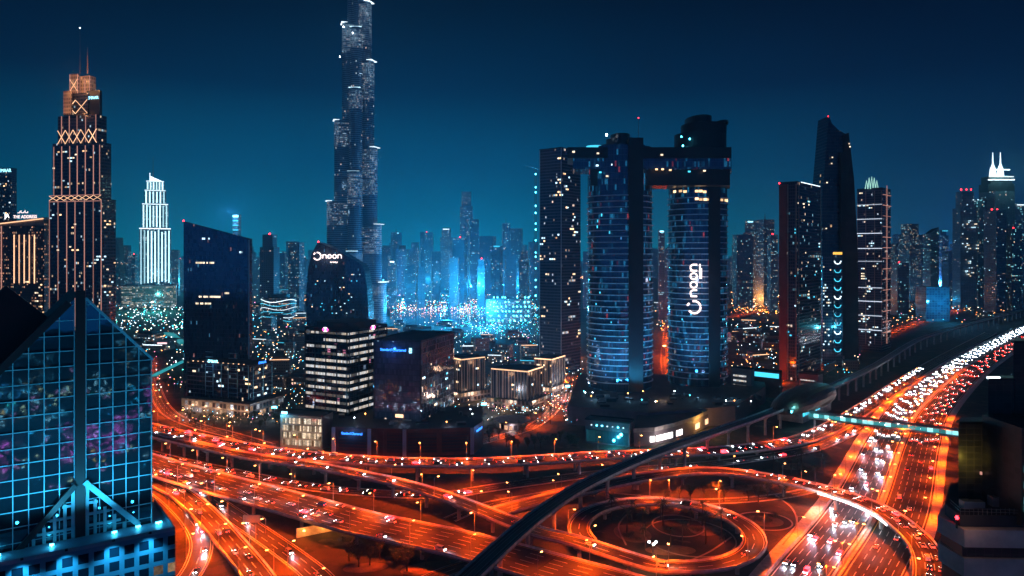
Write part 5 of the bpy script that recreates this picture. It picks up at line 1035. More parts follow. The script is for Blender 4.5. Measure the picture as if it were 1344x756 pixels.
edge_strip(rt_, e2, Z(238, Y), 'linew', 'roof_light', .7, .6, .15, .95); beacon(rt_, (pts[3][0], pts[3][1], Z(240, Y)), .9); windows(rt_, [e2, e2, e], 50, 2.2, 1.6, 30, Z(245, Y), 3.7, mats=('cream', 'linec', 'cool'))
Y = 950.0; dp = empty('pointed_dark_tower', (X(1102, Y), Y + 20, 0), 'black pointed tower ending in two blade-like peaks, tallest at the right', 'tower'); o = dp.location
MT['rblade'] = facade('black blade glass', (.02, .03, .06), (.012, .015, .028), 2.4, 4.2, .06, .12, .012, strength=.8, rough=.12, spec=.8, metal=.4)
def blade(outline, Yf, dep, m, name):
    fr = [(X(a, Yf), Yf, Z(c, Yf)) for a, c in outline]; bk = [(x, Yf + dep, z) for x, y, z in fr]; b = MB(); n = len(fr); b.face(fr, [(p[0], p[2]) for p in fr]); b.face(bk[::-1], [(p[0], p[2]) for p in bk[::-1]])
    for i in range(n): j = (i + 1) % n; b.face([fr[i], bk[i], bk[j], fr[j]], [(0, fr[i][2]), (dep, fr[i][2]), (dep, fr[j][2]), (0, fr[j][2])])
    return b.build(name, MT[m], dp, o)
blade([(1078, 483), (1110, 483), (1110, 176), (1100, 170), (1092, 162), (1088, 152), (1084, 200), (1079, 260)], Y, 34, 'rblade', 'main_blade'); blade([(1108, 483), (1127, 483), (1126, 330), (1121, 235), (1114, 174), (1108, 178)], Y - 3, 30, 'darkroof', 'side_blade')
blade([(1104, 483), (1110, 483), (1110, 200), (1104, 200)], Y - 6, 8, 'black', 'centre_fin'); beacon(dp, (X(1088, Y), Y + 2, Z(153, Y)), .7)
for px, pz in ((1090, 215), (1091, 207), (1113, 189), (1114, 193), (1083, 300), (1084, 240)): b = MB(); b.box((X(px, Y), Y - 3.4, Z(pz, Y)), (1.5, 1, 1.5)); b.build('lit_window', MT['cream'], dp, o)
Y = 900.0; ls = empty('lit_shaft_block', (X(1094, Y), Y + 12, 0), 'narrow dark block with a cyan-lit shaft of chevrons topped by an amber panel', 'building'); o = ls.location
block(ls, [(X(1080, Y), Y), (X(1106, Y), Y), (X(1106, Y), Y + 26), (X(1080, Y), Y + 26)], 0, Z(336, Y), 'rglass', 'body')
b = MB(); b.box((X(1098.5, Y), Y - .8, (Z(334, Y) + 20) / 2), (9.5, 1.4, Z(334, Y) - 18)); b.build('shaft', MT['blockglass'], ls, o); b = MB(); b.box((X(1098.5, Y), Y - 1.8, Z(332.5, Y)), (11, 1, 3)); b.build('amber_panel', lamp_mat('amber panel', (1, .5, .08), 1.6, .1), ls, o)
for k in range(11):
    z = Z(345 + k * 11.5, Y); b = MB(); x_ = X(1098.5, Y); b.tube([(x_ - 4.2, Y - 2, z + 2.4), (x_ - 2.6, Y - 2, z - .6), (x_, Y - 2, z - 1.4), (x_ + 2.6, Y - 2, z - .6), (x_ + 4.2, Y - 2, z + 2.4)], .55, 5); b.build('chevron_light', MT['linec' if k % 4 else 'linew'], ls, o)
windows(ls, [((X(1080, Y), Y), (X(1091, Y), Y))], 30, 1.6, 1.6, 20, Z(345, Y), 3.7, mats=('cream', 'cool'))
light('shaft_light', 'POINT', (X(1099, Y) - o.x, Y - 12 - o.y, Z(430, Y)), (.1, .75, 1), 16000, ls, 2)
Y = 1047.0; pts = corner(1125, 1158, 1169, Y, 42); bt_ = tower('band_lit_tower', 'grey tower crossed by white light bands with a glowing greenish roof ornament', 'tower', pts, 0, Z(247, Y), 'slabglass'); o = bt_.location; e, e2 = (pts[3], pts[0]), (pts[0], pts[1])
for k, z in enumerate((268, 287, 306, 326, 343, 378, 396, 415, 434)): edge_strip(bt_, e, Z(z, Y), 'lineband', 'light_band', .9, 1.1, .0, 1)
for t in (0.02, .35, .7, .98): vline(bt_, e, t, 10, Z(250, Y), .9, 'stone', 'fin', .6)
for k in range(14): edge_strip(bt_, e2, Z(255 + k * 14, Y), 'linegold', 'light_band', .7, .9)
vline(bt_, e2, .5, 10, Z(242, Y), .8, 'linegold', 'light_line', .6); windows(bt_, [e], 60, 2.0, 1.6, 15, Z(250, Y), 3.7, mats=('cream', 'cool'), cl=.8)
for a in range(5): b = MB(); x_ = X(1140 + a * 3.4, Y); b.tube([(x_, Y + 10, Z(247, Y)), (x_ + 2, Y + 10, Z(236 - 5 * math.sin(a / 4 * 3.14), Y)), (x_ + 4, Y + 10, Z(247, Y))], .8, 5); b.build('roof_ornament', lamp_mat('green white ornament', (.5, 1, .85), .9, .2) if a == 0 else bpy.data.materials['green white ornament'], bt_, o)
# low buildings near the station
for k, (pl, pf, pr, Y, h, m, lb) in enumerate(((960, 986, 990, 690, 31, 'stone', 'low maroon car park with bright white slot windows, right of the bridged towers'), (990, 1023, 1026, 705, 26, 'podred', 'low block with a blue-lit top floor beside the maroon-faced tower'), (1048, 1074, 1080, 760, 14, 'podpink', 'flat-roofed hall between the maroon-faced tower and the chevron-lit block'))):
    pts = corner(pl, pf, pr, Y, 40); lb_ = tower('low_building', lb, 'building', pts, 0, h, m); e = (pts[3], pts[0])
    if k == 0: [lit_floor(lb_, e, 10 + 4.6 * q, 1.7, .1, .75, 'strip', 'slot_window') for q in range(4)]
    if k == 1: b = MB(); a, c = on(e, .02, h - 4, .3), on(e, .98, h - 4, .3); b.box((a + c) / 2, ((c - a).length, .5, 4.5), math.atan2((c - a).y, (c - a).x)); b.build('lit_storey', MT['linec'], lb_, lb_.location)
    if k == 2: [lit_floor(lb_, e, 3 + 4.4 * q, 1.2, .1, .9, 'strip', 'slot_window') for q in range(2)]
for a, c, lb in (((P(1082, 492), P(1130, 462)), 9, 'long pale ramp wall climbing beside the banded tower'),):
    w_ = Path([a[0], a[1]], 5); b = MB(); w_.ribbon(b, [(-.5, 0), (-.5, 9), (.5, 9), (.5, 0)], 0, True); tag(b.build('ramp_wall', MT['podpink']), lb, 'wall')
# ---------------------------------------------------------------- the hazy city behind
FAR = []
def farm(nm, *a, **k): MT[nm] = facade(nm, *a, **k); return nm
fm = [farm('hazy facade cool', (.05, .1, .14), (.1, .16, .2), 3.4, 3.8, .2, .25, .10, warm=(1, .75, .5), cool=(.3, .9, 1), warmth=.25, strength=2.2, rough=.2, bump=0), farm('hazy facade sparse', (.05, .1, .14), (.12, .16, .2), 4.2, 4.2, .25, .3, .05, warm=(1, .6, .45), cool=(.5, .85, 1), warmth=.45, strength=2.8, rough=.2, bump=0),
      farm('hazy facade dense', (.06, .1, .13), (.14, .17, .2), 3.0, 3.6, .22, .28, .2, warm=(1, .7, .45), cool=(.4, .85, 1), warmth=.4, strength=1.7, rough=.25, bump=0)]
def far_tower(px, w, top, Y, style, label=None, m=None, cat='tower', group=None, name='distant_tower'):
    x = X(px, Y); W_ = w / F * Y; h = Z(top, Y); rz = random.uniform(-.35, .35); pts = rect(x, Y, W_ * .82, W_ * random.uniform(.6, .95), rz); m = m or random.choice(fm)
    rt = empty(name, (x, Y, 0), label or '', cat, group); rt['px'] = px
    if style == 0: block(rt, pts, 0, h, m, 'body')
    elif style == 1: block(rt, pts, 0, h * .86, m, 'body'); block(rt, inset(pts, W_ * .14), h * .86, h, m, 'top_tier')
    elif style == 2: block(rt, pts, 0, h * .93, m, 'body'); b = MB(); b.tube([(x, Y, h * .93), (x, Y, h)], [W_ * .06, W_ * .015], 6); b.build('mast', MT['steel'], rt, rt.location)
    elif style == 3:
        b = MB(); b.prism(pts, 0, lambda p: h * (.9 + .1 * ((p[0] - x) / W_ + .5)), 0, 1); b.build('body', [MT[m], MT['darkroof']], rt, rt.location)
    elif style == 4:
        b = MB(); b.prism(ell(x, Y, W_ * .45, W_ * .4, 18), 0, h * .92, 0, 1); b.build('body', [MT[m], MT['darkroof']], rt, rt.location); b = MB(); b.prism(ell(x, Y, W_ * .26, W_ * .24, 14), h * .92, h); b.build('crown', MT['dark'], rt, rt.location)
    q = random.random(); top_z = h * (.93 if style == 2 else 1)
    if q < .3: b = MB(); b.box((x, Y - W_ * .3, top_z - 3), (W_ * .5, 2.5, 3.0)); b.build('roof_sign', MT[random.choice(('linec', 'linew', 'signc'))], rt, rt.location)
    elif q < .5: beacon(rt, (x, Y, top_z), 1.7)
    return rt
SHAPE = ['flat-topped', 'stepped', 'masted', 'slant-topped', 'round']
def zone(spec, where, seed, name='distant_tower', cat='tower', grp='hazy distant towers'):
    random.seed(seed); ts = []
    for px, w, top, Y, st in spec: ts.append((px, st, far_tower(px, w, top, Y, st, cat=cat, group=grp, name=name)))
    ts.sort(key=lambda t: t[0])
    for k, (px, st, rt) in enumerate(ts): rt['label'] = f'hazy {SHAPE[st]} {cat}, {nth(k + 1)} from left {where}'; del rt['px']
def rnd(a, b, n, wr, tr, Yr, seed):
    random.seed(seed); return [(a + (b - a) * (k + random.uniform(.1, .9)) / n, random.uniform(*wr), random.uniform(*tr), random.uniform(*Yr), random.choice((0, 0, 1, 1, 2, 3, 4))) for k in range(n)]
zone([(156, 12, 312, 2000, 1), (166, 10, 322, 2300, 0), (176, 8, 330, 2600, 2), (229, 14, 328, 2500, 0), (236, 10, 340, 2800, 1)], 'around the white-lit stepped tower', 3)
zone([(354, 24, 308, 1500, 1), (389, 20, 318, 1700, 0), (337, 12, 338, 2300, 0), (371, 12, 330, 2500, 1), (398, 14, 336, 2600, 4), (381, 10, 345, 2900, 0)], 'between slanted and crescent sign towers', 4)
zone([(612, 20, 252, 2500, 1), (622, 14, 288, 2200, 0), (664, 12, 286, 2400, 2), (604, 18, 312, 2000, 0), (586, 16, 300, 2900, 1), (640, 22, 310, 2600, 0), (652, 16, 322, 2050, 3), (678, 18, 300, 2700, 0), (688, 14, 330, 2100, 1), (515, 12, 342, 1900, 0), (528, 18, 322, 2500, 4), (545, 14, 318, 2700, 1), (560, 20, 305, 2850, 0), (572, 14, 330, 2150, 0), (538, 16, 346, 2000, 3), (596, 14, 338, 1900, 0), (632, 12, 340, 1900, 1), (670, 16, 336, 2000, 0), (552, 12, 350, 1850, 1), (520, 16, 300, 3300, 2), (700, 14, 312, 2400, 2)], 'between the supertall tower and the slab tower', 5)
zone(rnd(505, 705, 22, (9, 18), (318, 352), (2800, 4200), 8), 'in the farthest row near the supertall tower', 6)
zone([(868, 10, 302, 1500, 0), (878, 12, 318, 1450, 3), (770, 12, 330, 1900, 0)], 'seen through the gap of the bridged towers', 7)
zone([(975, 26, 308, 1900, 0), (985, 22, 290, 2100, 1), (1004, 20, 280, 2000, 2), (1014, 12, 308, 1800, 0), (966, 12, 320, 2500, 0)], 'left of the maroon faced tower', 9)
zone([(1178, 16, 320, 2300, 0), (1194, 22, 294, 2100, 1), (1208, 14, 308, 2300, 0), (1222, 18, 298, 2000, 3), (1238, 14, 302, 2400, 4), (1180, 20, 345, 1700, 0), (1246, 16, 330, 2200, 0), (1336, 20, 268, 2200, 1), (1330, 16, 300, 1800, 0), (1286, 14, 262, 1950, 0)], 'right of the banded tower', 10)
zone(rnd(1172, 1344, 16, (9, 18), (318, 345), (2800, 4000), 11), 'in the farthest row at the right', 12)
zone(rnd(960, 1022, 6, (8, 14), (325, 345), (2600, 3600), 13), 'in the farthest row beside the maroon tower', 14)
zone(rnd(150, 440, 22, (8, 16), (328, 350), (2700, 4200), 15), 'in the farthest row at the left', 16)
random.seed(21)
# a cool bright slim one behind the slanted tower, the red-topped and the twin-spired ones
Y = 2300; t = far_tower(311, 9, 281, Y, 0, 'slim distant tower with a bright cyan-lit top just above the slanted dark tower', fm[2]); [(lambda b: (b.box((X(311, Y), Y - 12, Z(284 + 6 * k, Y)), (17, 3, 6 if k == 0 else 4)), b.build('lit_band', MT['signc' if k == 0 else 'linec'], t, t.location)))(MB()) for k in range(4)]; light('glow', 'POINT', (0, -60, Z(283, Y)), (.1, .5, 1), 600000, t, 4)
Y = 1900; t = far_tower(1266, 26, 252, Y, 1, 'hazy tall tower with red beacons and pale scattered windows, left of the twin-spired tower', fm[1]); [beacon(t, (X(q, Y), Y - 8, Z(250, Y)), 1.8) for q in (1259, 1266, 1272)]
windows(t, [(tuple((X(1255, Y), Y - 24)), (X(1277, Y), Y - 24))], 40, 3.2, 2.6, 80, Z(262, Y), 4.2, mats=('cream', 'cool'))
Y = 1950; t = far_tower(1308, 34, 252, Y, 0, 'tall hazy tower crowned by two lit white spires over bright bands', fm[1]); o = t.location
for a, c, z0, z1 in ((1291, 1325, 252, 242), (1294, 1322, 242, 232)): b = MB(); b.prism(rect(X((a + c) / 2, Y), Y, X(c, Y) - X(a, Y), 40), Z(z0, Y), Z(z1, Y)); b.build('top_tier', MT['dark'], t, o)
for z, a, c in ((237, 1290, 1324), (233, 1291, 1323), (224, 1297, 1318)): b = MB(); b.box((X((a + c) / 2, Y), Y - 22, Z(z, Y)), (X(c, Y) - X(a, Y), 2, 2.6)); b.build('light_band', MT['linew'], t, o)
for q in (1303, 1313): b = MB(); b.tube([(X(q, Y), Y, Z(232, Y)), (X(q, Y), Y, Z(222, Y)), (X(q, Y), Y, Z(215, Y)), (X(q, Y), Y, Z(200, Y))], [9, 7, 2, .8], 8); b.build('spire', MT['linew'], t, o)
light('spire_light', 'POINT', (0, -40, Z(228, Y)), (.4, 1, .9), 250000, t, 4)
Y = 1800; t = far_tower(1306, 22, 276, Y, 0, 'dark hazy tower with a red roof light in front of the twin-spired tower', fm[1]); [beacon(t, (X(q, Y), Y - 8, Z(276, Y)), 1.7) for q in (1299, 1306)]
Y = 1550; bw = empty('blue_lit_hall', (X(1224, Y), Y, 0), 'boxy hall glowing flat blue below the distant right-hand towers', 'building'); block(bw, rect(X(1224, Y), Y, 50, 40), 0, Z(376, Y), farm('blue lit wall', (.02, .08, .14), (.03, .2, .3), 6, 5, .1, .1, 1.2, warm=(.03, .4, .7), cool=(.02, .32, .6), strength=.35), 'wall'); light('hall_light', 'POINT', (0, -60, 40), (.06, .5, 1), 120000, bw, 3)
# ---------------------------------------------------------------- mid-distance low blocks
MT['lowface'] = facade('low block facade', (.02, .025, .035), (.11, .1, .1), 2.8, 3.6, .2, .25, .27, warm=(1, .6, .38), cool=(.5, .85, 1), warmth=.5, strength=1.6, rough=.3, bump=0)
MT['lowface2'] = facade('low block stone facade', (.03, .03, .035), (.2, .17, .15), 2.6, 3.4, .24, .3, .22, warm=(1, .6, .38), cool=(.45, .9, 1), warmth=.4, strength=1.6, rough=.3, bump=0)
def low(spec, where, seed):
    random.seed(seed); ts = []
    for px, py, w, h in spec:
        g = P(px, py); W_ = w / F * g.y; pts = rect(g.x, g.y, W_, W_ * random.uniform(.5, .9), random.uniform(-.5, .5)); m = random.choice(('lowface', 'lowface2')); rt = empty('low_block', (g.x, g.y, 0), '', 'building', 'low city blocks'); block(rt, pts, 0, h, m, 'body')
        if random.random() < .6: block(rt, inset(pts, W_ * .2), h, h + 3.5, 'dark', 'plant_room')
        if random.random() < .45: edge_strip(rt, (pts[0], pts[1]), h + .2, random.choice(('linewarm', 'linec', 'linew')), 'roof_light', .8, .5)
        ts.append((px, rt, h))
    ts.sort(key=lambda t: t[0]); 
    for k, (px, rt, h) in enumerate(ts): rt['label'] = f'{"taller" if h > 24 else "low"} city block with scattered lit windows, {nth(k + 1)} from left {where}'
def rl(a, b, ya, yb, n, wr, hr, seed): random.seed(seed); return [(a + (b - a) * (k + random.uniform(.05, .95)) / n, random.uniform(ya, yb), random.uniform(*wr), random.uniform(*hr)) for k in range(n)]
low(rl(335, 402, 405, 470, 13, (12, 26), (8, 26), 31), 'left of the strip lit office', 31)
low(rl(515, 705, 440, 475, 16, (12, 26), (8, 22), 32), 'behind the hotel blocks', 32)
low(rl(335, 420, 365, 400, 12, (10, 18), (10, 30), 33), 'in the old district behind', 33)
low(rl(963, 1022, 420, 468, 7, (12, 24), (6, 16), 34), 'left of the maroon faced tower', 34)
low(rl(1172, 1250, 388, 405, 8, (8, 16), (8, 24), 35), 'below the distant right-hand towers', 35)
low(rl(150, 240, 415, 470, 7, (14, 30), (6, 12), 36), 'right behind the gabled building', 36)
low(rl(860, 888, 405, 440, 3, (10, 16), (10, 24), 37), 'seen between the bridged towers', 37)
low(rl(600, 700, 478, 520, 5, (14, 24), (8, 14), 41), 'between the hotel blocks', 41)
low(rl(960, 1125, 440, 486, 9, (14, 28), (6, 16), 42), 'behind the railway station', 42)
low(rl(335, 400, 470, 520, 4, (20, 34), (10, 20), 43), 'beside the strip lit office', 43)
low(rl(505, 600, 425, 445, 6, (12, 22), (6, 12), 44), 'behind the black glass box', 44)
# wavy-edged oval building
g = P(366, 424); wv = empty('wavy_oval_building', g, 'rounded building wrapped in wavy white lines of light, behind the slanted dark tower', 'building')
b = MB(); b.prism(ell(g.x, g.y, 35, 28, 32), 0, 52, 0, 1); b.build('body', [MT['lowface'], MT['darkroof']], wv, g); b = MB(); b.prism(ell(g.x, g.y, 22, 17, 24), 52, 60); b.build('crown', MT['dark'], wv, g)
for k in range(6):
    pts = [Vector((36 * math.cos(R(t)), 29 * math.sin(R(t)), 7 + k * 8 + 2.6 * math.sin(R(t * 3 + 40 * k)))) for t in range(180, 365, 8)]; b = MB(); b.tube(pts, .45, 4); oo = b.build('wavy_light', MT['linew' if k % 2 else 'linec']); oo.parent = wv
# illuminated display hall near the left
g = P(215, 458); sc = empty('screen_pavilion', g, 'white pavilion with a bright pink-white screen left of the slanted dark tower', 'pavilion'); b = MB(); b.box((g.x, g.y, 6), (26, 14, 12)); b.build('wall', MT['podpink'], sc, g); b = MB(); b.box((g.x + 1, g.y - 7.3, 7), (14, .4, 7)); b.build('screen', lamp_mat('pink white screen', (1, .6, .62), 1.8, .1), sc, g); light('screen_light', 'POINT', (0, -16, 6), (1, .5, .55), 9000, sc, 2)
g = P(222, 437); p2_ = P(250, 470); fbr = Path([P(196, 442, 7), P(222, 440, 7), P(240, 452, 7)], 5); b = MB(); fbr.ribbon(b, [(-4, 0), (-4, 4), (4, 4), (4, 0)], 0, True); tag(b.build('covered_walkway', MT['tealglass']), 'teal glazed covered walkway left of the slanted dark tower', 'walkway')
fbr = Path([P(202, 494, 5), P(222, 484, 5), P(241, 475, 5)], 5); b = MB(); fbr.ribbon(b, [(-2, 0), (-2, 2), (2, 2), (2, 0)], 0, True); tag(b.build('covered_walkway', MT['tealglass']), 'low teal-lit walkway beside the gabled building', 'walkway')
b = MB(); lw = [P(150, 424, .3), P(238, 428, .3), P(238, 403, .3), P(150, 402, .3)]; b.face(lw); tag(b.build('lawn', mat('lawn', (.02, .06, .035), .9, var=.4, scale=.02)), kind='structure')
b = MB(); lw = [P(512, 425, .25), P(640, 430, .25), P(690, 418, .25), P(640, 402, .25), P(512, 404, .25)]; b.face(lw); tag(b.build('lake_water', mat('lake water', (.01, .06, .07), .06, var=.2, scale=.02)), kind='structure')
# lattice arena roof dotted with cyan lamps
Y = 1500; ar = empty('lamp_dotted_arena', (X(668, Y), Y, 0), 'wide venue with rows of cyan lamps beside the fountain lake', 'arena'); block(ar, rect(X(668, Y), Y + 20, 95, 60), 0, Z(392, Y), 'lowface', 'wall')
k = 0
for r_ in range(7):
    for c_ in range(11):
        if random.random() < .7: b = MB(); b.box((X(644 + c_ * 5 + random.uniform(-1, 1), Y), Y - 11, Z(390 + r_ * 6, Y)), (2.4, 1.5, 2.4)); b.build('wall_lamp', MT['cyanl'], ar, ar.location)
# ---------------------------------------------------------------- city lights: thousands of far lamps, too many to tell apart
MT['cl'] = [lamp_mat('city lamp cyan', (.06, .65, 1), 8, 0), lamp_mat('city lamp white', (.8, .92, 1), 8, 0), lamp_mat('city lamp orange', (1, .32, .06), 11, 0), lamp_mat('city lamp warm', (1, .66, .38), 11, 0), lamp_mat('city lamp pink', (1, .25, .45), 7, 0), lamp_mat('city lamp teal', (.1, 1, .8), 7, 0)]
for m_ in MT['cl']: m_.node_tree.nodes['Principled BSDF'].inputs['Base Color'].default_value = (.01, .01, .01, 1)
random.seed(50); mb = MB()
def dot(p, s, k, h): mb.box((p.x, p.y, h), (s, s, s * .8), 0, k); mb.box((p.x, p.y, h / 2 - s * .2), (s * .15, s * .15, h - s * .8), 0, 6)
def lights(n, a, b, ya, yb, w, s=1.0, h=(3, 9)):
    for _ in range(int(n * 1.4)):
        py = ya + (yb - ya) * random.random(); p = P(random.uniform(a, b), py); sz = s * random.uniform(.5, 1.2) * max(.45, p.y / 1300); dot(p, sz, random.choices(range(6), w)[0], random.uniform(*h))
lights(150, 150, 242, 402, 440, (4, 8, 0, 2, 0, 3)); lights(120, 150, 244, 440, 520, (3, 6, 2, 3, 2, 1)); lights(120, 330, 405, 400, 480, (3, 4, 3, 5, 1, 1)); lights(150, 330, 440, 362, 400, (2, 2, 8, 5, 1, 0))
lights(300, 508, 705, 394, 410, (8, 3, 3, 4, 2, 6), .85); lights(220, 508, 650, 396, 414, (2, 3, 9, 7, 3, 2), .8); lights(300, 600, 708, 400, 445, (14, 4, 1, 1, 0, 3), .85); lights(200, 510, 740, 425, 480, (4, 5, 1, 4, 1, 1), .9)
lights(240, 500, 705, 365, 395, (6, 3, 3, 3, 2, 2), 1.0); lights(150, 585, 770, 475, 560, (2, 6, 1, 5, 1, 1), .9, (3, 6)); lights(70, 640, 745, 520, 560, (3, 8, 0, 3, 1, 1), .9, (3, 6))
lights(120, 240, 395, 520, 560, (3, 6, 2, 5, 1, 1), .8, (3, 6)); lights(130, 960, 1024, 385, 415, (0, 1, 10, 3, 0, 0), 1.1); lights(60, 960, 1080, 430, 500, (4, 4, 3, 4, 0, 0), .9)
lights(160, 1168, 1250, 368, 392, (1, 2, 9, 5, 3, 0), 1.1); lights(90, 1168, 1344, 385, 408, (5, 3, 4, 2, 0, 1), 1.0); lights(70, 1300, 1344, 370, 400, (2, 2, 8, 3, 3, 0), 1.1); lights(60, 860, 890, 330, 440, (2, 1, 9, 4, 1, 0), 1.1)
lights(160, 246, 330, 425, 470, (4, 4, 4, 4, 2, 1), .8); lights(140, 600, 760, 470, 540, (2, 5, 2, 7, 1, 0), .8, (3, 5)); lights(120, 330, 410, 470, 540, (2, 4, 3, 6, 1, 1), .8, (3, 5)); lights(140, 960, 1130, 420, 500, (3, 3, 7, 4, 1, 0), .85); lights(70, 1170, 1320, 395, 425, (2, 1, 5, 2, 1, 0), .8); lights(600, 140, 1344, 345, 368, (5, 3, 5, 3, 1, 1), 1.2); lights(300, 0, 70, 380, 460, (1, 2, 6, 5, 3, 0), .8)
tag(mb.build('city_lights', MT['cl'] + [MT['steel']]), 'thousands of tiny cyan, white and orange lamps scattered through the city', 'city lights', kind='stuff')
# far skyline mass
mb = MB()
for k in range(150):
    Y = random.uniform(4400, 6300); px = -700 + 1400 * (k + random.random()) / 150 + 672; w = random.uniform(30, 75); mb.prism(rect(X(px, Y), Y, w, w), 0, random.uniform(40, 190) * random.choice((1, 1, 1.5)))
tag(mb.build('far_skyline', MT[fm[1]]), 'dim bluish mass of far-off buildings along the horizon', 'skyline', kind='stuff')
# flood lights of the city quarters: lamp masts whose light fills the haze
def quarter(px, py, h, col, pw, lb):
    g = P(px, py); ml = empty('flood_mast', g, lb, 'lamp mast'); b = MB(); b.tube([(0, 0, 0), (0, 0, h)], [.7, .3], 6); b.build('mast', MT['steel'], ml); b = MB(); b.box((0, 0, h + .8), (4, 2, 1.4)); b.build('lamp_panel', MT['cyanl' if col[2] > .8 else 'lamp'], ml); light('flood_light', 'POINT', (0, 0, h + 2.6), col, pw, ml, 2)
CY = (.03, .5, 1)
for a in ((530, 420, 26, CY, 1.5e6, 'tall flood mast with cyan lamps at the left end of the fountain lake'), (585, 424, 26, CY, 1.5e6, 'tall flood mast with cyan lamps before the middle of the fountain lake'), (640, 428, 26, CY, 1.8e6, 'tall flood mast with cyan lamps beside the lamp-dotted venue'), (690, 424, 26, CY, 1.8e6, 'tall flood mast with cyan lamps left of the slab tower foot'), (618, 408, 60, CY, 2e6, 'tall flood mast with cyan lamps among the hazy towers'), (200, 410, 25, (.1, .8, .8), 5e5, 'flood mast with teal lamps on the lawn below the white-lit tower'),
          (872, 468, 14, SODIUM, 2.2e5, 'orange flood mast in the street seen between the bridged towers'), (878, 440, 14, SODIUM, 2.2e5, 'orange flood mast farther up the street between the bridged towers'), (990, 402, 18, (1, .3, .05), 4e5, 'orange flood mast of the lit yard right of the bridged towers'), (1008, 398, 18, (1, .3, .05), 4e5, 'orange flood mast beside the maroon-faced tower'), (1205, 376, 20, (1, .3, .06), 7e5, 'orange flood mast of the district right of the banded tower'), (1235, 372, 20, (1, .25, .1), 6e5, 'orange flood mast below the red-beacon tower'),
          (760, 470, 14, (1, .3, .1), 6e4, 'orange flood mast behind the left curved tower'), (330, 350, 40, (.05, .6, .9), 2e6, 'tall cyan flood mast above the old district'), (1190, 384, 24, CY, 5e5, 'cyan flood mast beside the banded tower'), (700, 500, 9, (.9, .85, 1), 2.4e4, 'white flood mast in the square behind the hotel blocks'), (745, 520, 9, (.9, .9, 1), 2.4e4, 'white flood mast in the car court left of the bridged towers'), (635, 545, 9, (.9, .85, 1), 1.6e4, 'white flood mast beside the round pavilion'), (1000, 505, 10, SODIUM, 5e4, 'orange flood mast in front of the low car park'), (360, 548, 8, (.7, .85, 1), 1.2e4, 'white flood mast on the forecourt of the corner office block'), (260, 535, 8, (1, .4, .12), 2e4, 'orange flood mast at the left end of the corner office block'), (1180, 400, 14, CY, 2e5, 'low cyan flood mast on the open ground right of the banded tower')): quarter(*a)
for k in range(12):  # masts added so the haze behind the lake glows cyan
    px = 505 + k * 17.5 + random.uniform(-6, 6); quarter(px, random.uniform(378, 396), random.uniform(20, 70), random.choice((CY, CY, (.05, .7, .9), (.1, .35, 1))), 6e5, f'added cyan flood mast among the hazy towers, {nth(k + 1)} from left behind the lake')
for k in range(6):  # blue masts added to brighten the haze and far facades
    px = 1175 + k * 28; quarter(px, random.uniform(380, 395), random.uniform(20, 50), (.06, .35, 1), 1.2e6, f'added blue flood mast among the hazy towers, {nth(k + 1)} from left at right')
for k in range(5):  # teal masts added to lift the haze over the old district
    px = 235 + k * 42; quarter(px, random.uniform(372, 388), random.uniform(20, 50), (.05, .6, .9), 1.4e6, f'added teal flood mast in the old district, {nth(k + 1)} from left')
# buildings behind the viewpoint that the mirrored glass shows
random.seed(70)
MT['pinkface'] = facade('pink lit facade', (.05, .02, .04), (.1, .05, .08), 1.8, 2.2, .2, .25, .5, warm=(1, .08, .4), cool=(1, .2, .5), warmth=.7, strength=16, bump=0); MT['cityface'] = facade('lit opposite facade', (.03, .04, .06), (.1, .1, .12), 3, 4, .2, .25, .22, warm=(1, .6, .4), cool=(.3, .75, 1), warmth=.35, strength=2.2, bump=0)
MT['blueface'] = facade('blue lit facade', (.02, .04, .08), (.05, .08, .12), 3.5, 4, .2, .25, .5, warm=(.3, .8, 1), cool=(.1, .5, 1), warmth=.4, strength=3, bump=0)
k = 0
for x_, yb_ in ((95, -150), (140, -190), (185, -140), (230, -200), (270, -130), (330, -210), (120, -330), (190, -370), (260, -340), (340, -400), (420, -330), (500, -420)):
    m = ('pinkface', 'cityface', 'pinkface', 'blueface', 'cityface')[k % 5]; h = (random.uniform(14, 26) if k < 6 else random.uniform(40, 120)); m = m if k < 6 or m != 'pinkface' else 'cityface'; k += 1
    tower('opposite_building', f'lit building behind the viewpoint, seen only in mirrored glass, {nth(k)} from the street end', 'building', rect(x_, yb_, 34, 30, random.uniform(-.2, .2)), 0, h, m)
mb = MB()
for _ in range(420):
    x_, y_ = random.uniform(60, 420), random.uniform(-420, -60); mb.box((x_, y_, random.uniform(3, 7)), (.9, .9, .9), 0, random.choices(range(6), (3, 4, 2, 3, 6, 1))[0])
tag(mb.build('opposite_city_lights', MT['cl']), 'lamps of the quarter behind the viewpoint, seen only mirrored in glass', 'city lights', kind='stuff')
